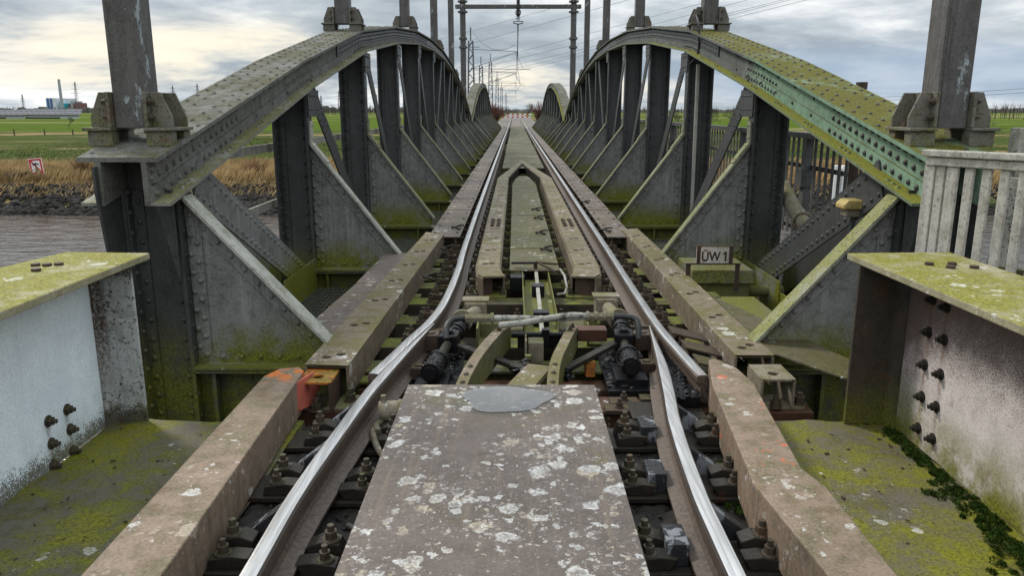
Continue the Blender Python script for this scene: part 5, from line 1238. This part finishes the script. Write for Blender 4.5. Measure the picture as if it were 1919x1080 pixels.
un = lambda a, b_: (lambda n: rng.uniform(a, b_, n))
tag(blades(52000, un(-48, 48), lambda n: 58.6+rng.beta(1.2, 2.4, n)*18, .5, 1.25, .035, .22, 'reeds', 'reed', (0, 60, -4)), 'tan dry reeds waving along the top of the far bank', 'reeds', kind='stuff')
tag(blades(9000, un(-45, 45), lambda n: rng.uniform(55.4, 59.2, n), .2, .6, .03, .5, 'bank_grass', 'reed', (0, 54, -4.5)), 'flattened straw hanging over the dark stones of the far bank', 'grass', kind='stuff')
tag(blades(30000, un(-75, 75), lambda n: rng.uniform(68, 150, n), .08, .20, .07, .6, 'meadow_tufts', 'meadow', (0, 100, -4)), 'green and straw coloured grass tufts on the meadow beyond the reeds', 'grass', kind='stuff')
def shrub(px, py, Y, h, n, spread, mat, lb, name='dry_shrub', cat='shrub', th=.022):
    b_ = at(px, py, Y); b_.z = terrain_z(b_.x, Y)
    t = thing(name, lb, cat, tuple(b_)); m = MB()
    for i in range(n):
        a = random.uniform(0, 6.28); r_ = random.random()**.6*spread; p = b_+Vector((random.gauss(0, .12), random.gauss(0, .12), 0)); q = b_+Vector((math.cos(a)*r_, math.sin(a)*r_*.7, h*random.uniform(.6, 1.05)*(1-.25*r_/spread)))
        mid = (p+q)/2+Vector((0, 0, h*.12)); m.tube([p, mid, q], [th, th*.75, th*.35], 3)
        if i % 2 == 0:
            e = q+Vector((random.gauss(0, .22), random.gauss(0, .2), random.uniform(.05, .3)))*h*.5; m.tube([mid, (mid+e)/2+Vector((0, 0, .05)), e], [th*.6, th*.45, th*.25], 3)
    m.build('stems', mat, t); return t
shrub(158, 336, 60.5, 2.0, 130, 1.1, 'reed_dark', 'brown bushy clump of dry stems on the bank left of the left truss')
shrub(478, 328, 61, 1.8, 120, 1.3, 'reed_dark', 'brown bushy clump of dry stems seen between the first and second left posts')
shrub(30, 335, 59.5, 1.0, 60, 1.2, 'twig', 'low dark clump of dry stems left of the anchor sign')
# ------------------------------------------------------------------ anchor sign on the bank
c = at(68, 312, 60); t = thing('anchor_sign', 'white river sign with red border and a crossed out black anchor on the far bank', 'sign', (c.x, 60, terrain_z(c.x, 60)))
hw, hh = .52, .62; rt = Matrix.Rotation(R(-5), 3, 'Y'); cc = c
def sp_(m, poly, y, th=.012): m.prism([cc+rt@Vector((x, y, z)) for x, z in poly], (0, th, 0)); return m
m = MB(); sp_(m, [(-hw, -hh), (hw, -hh), (hw, hh), (-hw, hh)], 0, .03); pl = m.build('sign_plate', 'white', t)
m = MB(); e = .04; b_ = .17
for P_ in ([(-hw+e, -hh+e), (hw-e, -hh+e), (hw-b_, -hh+b_), (-hw+b_, -hh+b_)], [(hw-e, -hh+e), (hw-e, hh-e), (hw-b_, hh-b_), (hw-b_, -hh+b_)], [(hw-e, hh-e), (-hw+e, hh-e), (-hw+b_, hh-b_), (hw-b_, hh-b_)], [(-hw+e, hh-e), (-hw+e, -hh+e), (-hw+b_, -hh+b_), (-hw+b_, hh-b_)]): sp_(m, P_, -.015)
sp_(m, [(-hw+b_-.02, hh-b_-.07), (-hw+b_+.07, hh-b_+.02), (hw-b_+.02, -hh+b_+.07), (hw-b_-.07, -hh+b_-.02)], -.012, .008); m.build('border', 'red', pl)
m = MB(); sp_(m, [(-.035, -.26), (.035, -.26), (.035, .22), (-.035, .22)], -.03)
arc = [(-.27+.54*u, .16+.12*math.sin(math.pi*u)) for u in np.linspace(0, 1, 9)]; arc2 = [(-.22+.44*u, .10+.10*math.sin(math.pi*u)) for u in np.linspace(1, 0, 9)]; sp_(m, arc+arc2, -.032)
sp_(m, [(-.12, -.20), (.12, -.20), (.12, -.15), (-.12, -.15)], -.034); sp_(m, [(.07*math.cos(a), -.31+.07*math.sin(a)) for a in np.linspace(0, 6.28, 12)[:-1]], -.036); m.build('anchor', 'black', pl)
m = MB(); m.box(c.x-.05, c.x+.05, 60.04, 60.12, terrain_z(c.x, 60)-.3, c.z+.3); m.build('sign_post', 'far_steel', t)
for k, (px, py) in enumerate(((27, 244), (84, 244), (137, 242))):
    p = at(px, 250, 175); z = terrain_z(p.x, 175); m = MB(); m.cyl((p.x, 175, z-.2), (p.x, 175, z+1.35), .14, 7); one(m, 'fence_stake', 'twig', f'dark wooden fence stake on the green meadow, {["leftmost of three", "middle of three", "rightmost of three"][k]}', 'fence stake', group='fence stakes on the meadow')
# ------------------------------------------------------------------ trees
def bare_tree(mt, mc, base, h, lv=5, seed=0, th=None):
    rd = random.Random(seed); th = th or h*.022
    def grow(p, d, L, r, l):
        q = p+d*L; mb = mt if l > lv-3 else mc; mid = (p+q)/2+Vector((rd.gauss(0, L*.05), rd.gauss(0, L*.05), 0)); mb.tube([p, mid, q], [r, r*.85, r*.68], 4 if l > lv-2 else 3)
        if l <= 0: return
        for i in range(3 if l > 1 else 4):
            a = rd.uniform(0, 6.28); tl = rd.uniform(.35, .8); o = d.orthogonal().normalized(); o2 = d.cross(o); nd = (d*math.cos(tl)+(o*math.cos(a)+o2*math.sin(a))*math.sin(tl)+Vector((0, 0, .12))).normalized()
            grow(p+(q-p)*rd.uniform(.6, 1.), nd, L*rd.uniform(.62, .82), r*.6, l-1)
    grow(Vector(base), Vector((rd.gauss(0, .04), rd.gauss(0, .04), 1)).normalized(), h*.30, th, lv)
def tree(px, py, Y, h, lb, seed, lv=5, th=None, group='bare winter trees'):
    p = at(px, py, Y); z = terrain_z(p.x, Y); t = thing('bare_tree', lb, 'tree', (p.x, Y, z), group); a, b_ = MB(), MB(); bare_tree(a, b_, (p.x, Y, z-.1), h, lv, seed, th); a.build('trunk', 'twig', t); b_.build('crown', 'twig', t)
tree(990, 205, 420, 12, 'rounded bare tree straight ahead beyond the red and white barrier', 3)
tree(1003, 205, 430, 8, 'smaller bare tree right of the rounded one beyond the barrier', 4, 4)
tree(1203+117, 226, 150, 8.5, 'bushy bare tree seen between the second and third right posts', 5)
tree(1268, 224, 160, 7, 'bare tree seen beside the pale conduit of the right truss', 8)
tree(1375, 222, 190, 7, 'bare tree seen right of the pale conduit, further back', 9)
tree(128, 224, 230, 5, 'spreading bare bush tree in front of the solar roofed barn', 6)
tree(1860, 235, 120, 6, 'slender leafless shrub tree on the meadow at the right edge', 7, 4, .05)
shrub(928, 232, 108, 2.6, 160, 2.2, 'red_twig', 'reddish bare bush beside the track left of the barrier', 'red_bush', 'bush', .035)
shrub(914, 226, 118, 2.8, 120, 2.0, 'red_twig', 'reddish bare bush behind the far left arch', 'red_bush', 'bush', .035)
shrub(1012, 226, 112, 2.9, 140, 2.2, 'red_twig', 'reddish bare bush behind the dark wall right of the track', 'red_bush', 'bush', .035)
# far woods: many bare trees and thickets read as one band
m = MB(); m2 = MB()
def thicket(px0, px1, Y0, Y1, n, h0, h1):
    for i in range(n):
        Y = random.uniform(Y0, Y1); px = random.uniform(px0, px1); x = (px-965)/1450*Y; h = random.uniform(h0, h1); z = -4.2
        m.bar((x, Y, z), (x+random.gauss(0, h*.03), Y, z+h*.8), h*.02, h*.02)
        for k in range(16):
            q = Vector((x+random.gauss(0, h*.13), Y+random.gauss(0, h*.13), z+h*random.uniform(.45, 1.))); p = Vector((x, Y, z+h*random.uniform(.25, .6)))
            m.add([p, p+Vector((h*.012, 0, .02*h)), q], [(0, 1, 2)]); e = q+Vector((random.gauss(0, h*.06), 0, random.uniform(0, h*.08))); m.add([q, q+Vector((h*.012, 0, 0)), e], [(0, 1, 2)])
thicket(1835, 2100, 430, 560, 130, 7, 11); thicket(1100, 1840, 620, 900, 260, 6, 11); thicket(600, 960, 700, 1000, 220, 6, 12); thicket(-200, 600, 900, 1300, 200, 7, 12)
tag(m.build('far_trees', 'twig', base=(0, 600, -4)), 'thin line of bare winter trees far across the meadows', 'trees', kind='stuff')
for i in range(1600):
    Y = random.uniform(1300, 2100); px = random.uniform(-300, 2300); x = (px-965)/1450*Y; r_ = random.uniform(3, 8); tall = 1.15 if (px < 600 or px > 1500) else .8
    if 560 < px < 860 : tall = 1.3
    m2.dome((x, Y, -4.5), (random.uniform(-.2, .2), random.uniform(-.2, .2), 1), r_*random.uniform(1, 1.9), r_*tall*random.uniform(.7, 1.25), 7)
tag(m2.build('far_woods', 'far_wood', base=(0, 1700, -5)), 'dark low band of distant woods on the horizon', 'woods', kind='stuff')
# ------------------------------------------------------------------ far buildings, chimney, pylons
t0_ = at(0, 222, 480)
t = thing('solar_barn', 'long low barn with rows of solar panels on its roof, far left', 'barn', (-305, 480, -4.1))
def frm(px): return at(px, 210, 480).x
for a, b_, zr, dz_ in ((-260, 46, 1.05, 0), (46, 148, 1.25, .2)):
    x0, x1 = frm(a), frm(b_); m = MB(); m.prism([(x0, 479, -1.9+dz_), (x1+1.6, 479, -1.9+dz_), (x1-.6, 485, zr), (x0, 485, zr)], (0, .15, -.15)); m.build('roof', 'solar', t)
    m = MB(); m.box(x0, x1-.6, 480.5, 480.8, -4.3, -2.1+dz_); m.box(x0, x1-.6, 484.9, 485.2, zr-.02, zr+.3); m.build('wall', 'power_white', t)
    m = MB(); m.box(x0, x1-12, 480.2, 480.45, -4.3, -3.2); m.build('door', 'far_wood', t)
def fx(px, Y): return (px-965)/1450*Y
Yp = 2500; zq = lambda py, Y: CAM_Z+(205-py)/1450*Y
t = thing('power_station', 'distant power station of white and blue blocks with a turquoise hall', 'power station', (fx(130, Yp), Yp, -5))
def blk(nm, x0, x1, y0, y1, mat, d=0): m = MB(); m.box(fx(x0, Yp), fx(x1, Yp), Yp+d, Yp+d+60, zq(y1, Yp)-6, zq(y0, Yp)); m.build(nm, mat, t)
blk('boiler_house', 109, 128, 185, 206, 'power_white'); blk('boiler_house', 128, 137, 188, 206, 'power_white', 20); blk('tower_block', 136, 144, 185, 206, 'power_white', 8)
for x in (111.5, 117.5): blk('blue_strip', x, x+3, 184.6, 206, 'power_blue', -3)
blk('turquoise_hall', 137.5, 147, 194, 206, 'power_teal', -12); blk('low_hall', 92, 110, 200, 206, 'far_wood', 5)
t = thing('red_plant', 'distant reddish plant building between the chimney and the pylon', 'plant', (fx(156, Yp), Yp, -5)); blk('wall', 150, 160, 195, 206, 'power_red'); blk('silo', 155, 158, 190, 206, 'chimney', -4); blk('tower', 160, 164, 193, 206, 'power_red', 3)
m = MB(); m.cyl((fx(147.5, Yp), Yp-30, -6), (fx(147.5, Yp), Yp-30, zq(152, Yp)), 5.2, 16, r1=3.6); one(m, 'chimney', 'chimney', 'tall grey chimney rising over the distant power station', 'chimney')
def pylon(px, py, Y, lb, wd=None, arms=3):
    x = fx(px, Y); zt = zq(py, Y); zb = -5; H_ = zt-zb; wd = wd or H_*.14; th = max(.25, Y*.00028)
    t = thing('power_pylon', lb, 'pylon', (x, Y, zb), 'distant power line pylons'); m = MB()
    for a in (-1, 1):
        for b_ in (-1, 1): m.bar((x+a*wd/2, Y+b_*wd/2, zb), (x+a*wd*.08, Y+b_*wd*.08, zt), th, th)
    n = 7
    for k in range(n):
        u0, u1 = k/n, (k+1)/n; w0, w1 = wd/2*(1-u0)+wd*.08*u0, wd/2*(1-u1)+wd*.08*u1
        for sgn in (-1, 1): m.bar((x-sgn*w0, Y-w0, zb+H_*u0), (x+sgn*w1, Y-w1, zb+H_*u1), th*.7, th*.7)
        m.bar((x-w1, Y-w1, zb+H_*u1), (x+w1, Y-w1, zb+H_*u1), th*.7, th*.7)
    m.build('tower', 'far_steel', t); m = MB()
    for k in range(arms):
        z = zb+H_*(.62+.14*k); L_ = H_*(.17-.03*k); m.bar((x-L_, Y, z), (x+L_, Y, z), th*.8, th*.8); m.bar((x-L_, Y, z), (x, Y, z+H_*.05), th*.5, th*.5); m.bar((x+L_, Y, z), (x, Y, z+H_*.05), th*.5, th*.5)
    m.build('arms', 'far_steel', t)
pylon(67, 178, 2200, 'distant pylon left of the power station'); pylon(166, 156, 2100, 'tall slim distant pylon right of the chimney', 9); pylon(343, 163, 1900, 'distant pylon just right of the nearest left mast')
pylon(645, 172, 1700, 'distant pylon seen between the second and third left posts'); pylon(612, 180, 2600, 'small distant pylon low between the second and third left posts'); pylon(713, 178, 1800, 'distant pylon seen between the third and fourth left posts'); pylon(388, 160, 2600, 'faint distant pylon above the left arch slope')
# ------------------------------------------------------------------ overhead line masts along the track
def ohl(px, py, Y, lb, arm=True):
    x = fx(px, Y); zt = zq(py, Y); zb = terrain_z(x, Y); w0, w1, th = .40, .20, .095
    t = thing('lattice_mast', lb, 'lattice mast', (x, Y, zb), 'lattice catenary masts beyond the bridge'); m = MB()
    for a in (-1, 1):
        for b_ in (-1, 1): m.bar((x+a*w0, Y+b_*w0, zb), (x+a*w1, Y+b_*w1, zt), th, th)
    n = 14
    for k in range(n):
        u0, u1 = k/n, (k+1)/n; a0, a1 = w0*(1-u0)+w1*u0, w0*(1-u1)+w1*u1; z0, z1 = zb+(zt-zb)*u0, zb+(zt-zb)*u1; sg_ = 1 if k % 2 else -1
        for yy in (-1, 1): m.bar((x-sg_*a0, Y+yy*a0, z0), (x+sg_*a1, Y+yy*a1, z1), th*.8, th*.8)
    m.build('lattice', 'far_steel', t); m = MB(); h = .05
    if arm:
        za = min(zt-.8, 7.6); m.bar((x, Y, za), (.35, Y, za-.25), h, h); m.bar((x, Y, za-1.9), (.2, Y, za-.3), h, h); m.bar((x, Y, za-1.9), (1.6, Y, za-2.0), h, h); m.bar((.0, Y, za-.3), (.9, Y, za-2.0), h*.6, h*.6)
        m.build('cantilever', 'far_steel', t)
        m = MB(); m.bar((x, Y, zt), (x, Y, zt+1.3), .12, .12); m.bar((x-.9, Y, zt-.6), (x+.9, Y, zt-.6), h, h); m.build('mast_top', 'far_steel', t)
    return t
ohl(886, 85, 82, 'nearest tall lattice mast left of the track beyond the far arch'); ohl(904, 128, 116, 'second lattice mast, just right of the nearest one'); ohl(921, 122, 132, 'third lattice mast with a long cantilever arm over the track'); ohl(933, 148, 178, 'fourth lattice mast further along the track'); ohl(941, 165, 235, 'fifth lattice mast, thin and far along the track'); ohl(949, 178, 330, 'last lattice mast close to the barrier')
def wire(pts, r, lb, name='overhead_wire', n=10, sag=0., group='overhead wires'):
    m = MB()
    for a, b_ in zip(pts, pts[1:]):
        a, b_ = Vector(a), Vector(b_); P_ = [a+(b_-a)*k/n-Vector((0, 0, sag*4*(k/n)*(1-k/n))) for k in range(n+1)]; m.tube(P_, r, 4)
    return tag(m.build(name, 'wire'), lb, 'wire', group)
wire([(.15, 36.2, 5.15), (.2, 82, 7.2), (.3, 132, 7.3), (.2, 178, 7.2), (.2, 330, 7.0)], .022, 'messenger wire running from the portal insulator along the track', sag=.9)
wire([(.13, 36.2, 5.12), (.3, 82, 5.5), (.9, 132, 5.4), (.3, 178, 5.3), (.3, 330, 5.2)], .02, 'contact wire running from the portal insulator along the track', sag=.05)
p = at(887, 60, 82); wire([p, at(965, 84, 60)], .02, 'slack wire drooping from the top of the nearest lattice mast', sag=.9)
for k, (a, b_) in enumerate((((560, 158), (1140, 0)), ((560, 195), (1300, 0)), ((560, 203), (1330, 8)), ((560, 208), (1345, 20)), ((700, 185), (1440, 0)), ((640, 203), (1470, 0)), ((1380, 192), (1960, 158)), ((1380, 197), (1960, 166)), ((660, 110), (1120, -20)))):
    Y0, Y1 = (620, 260) if k not in (6, 7) else (900, 500); A, B = at(*a, Y0), at(*b_, Y1); e = B+(B-A)*.25
    wire([A, e], .055 if k not in (6, 7) else .12, f'thin power line crossing the sky, {["uppermost over the portal", "second", "third", "fourth", "fifth, nearer the right arch", "lowest of the bundle", "upper one low over the right meadow", "lower one low over the right meadow", "thin one above the portal tube"][k]}', 'power_line', 12, 2.5, 'power lines across the sky')
# ------------------------------------------------------------------ track end beyond the bridge
m = MB()
def bal(p): return p+Vector((0, 0, random.uniform(-.03, .03)))
m.sheet([(-2.3, 69.6, -.20), (2.9, 69.6, -.20), (2.9, 318, -.25), (-2.3, 318, -.25)], 14, 320, bal); struct(m.build('ballast', 'ballast', base=(.2, 100, -.3)))
t = thing('barrier', 'red and white striped boards closing the track straight ahead', 'barrier', (.4, 165, -.3))
for z0 in (-.24, .30):
    st_ = []; mw = MB(); x = -2.7
    while x < 3.2: m = MB(); st_.append(m); m.prism([(x, 164.985, z0), (x+.5, 164.985, z0), (x+.62, 164.985, z0+.27), (x+.12, 164.985, z0+.27)], (0, .014, 0)); x += 1.
    mw.box(-2.7, 3.5, 165, 165.08, z0, z0+.27); o = mw.build('board', 'white', t); [q_.build('stripe', 'red', o) for q_ in st_]
m = MB()
for x in (-2.4, .4, 3.2): m.box(x-.06, x+.06, 165.1, 165.2, -.5, .7)
m.build('barrier_post', 'far_steel', t)
m = MB(); m.prism([(2.35, 74, -.4), (2.5, 74, -.4), (3.9, 118, -.4), (3.75, 118, -.4)], (0, 0, .75)); one(m, 'side_wall', 'grey_fence', 'low dark wall right of the track beyond the far arch', 'wall')
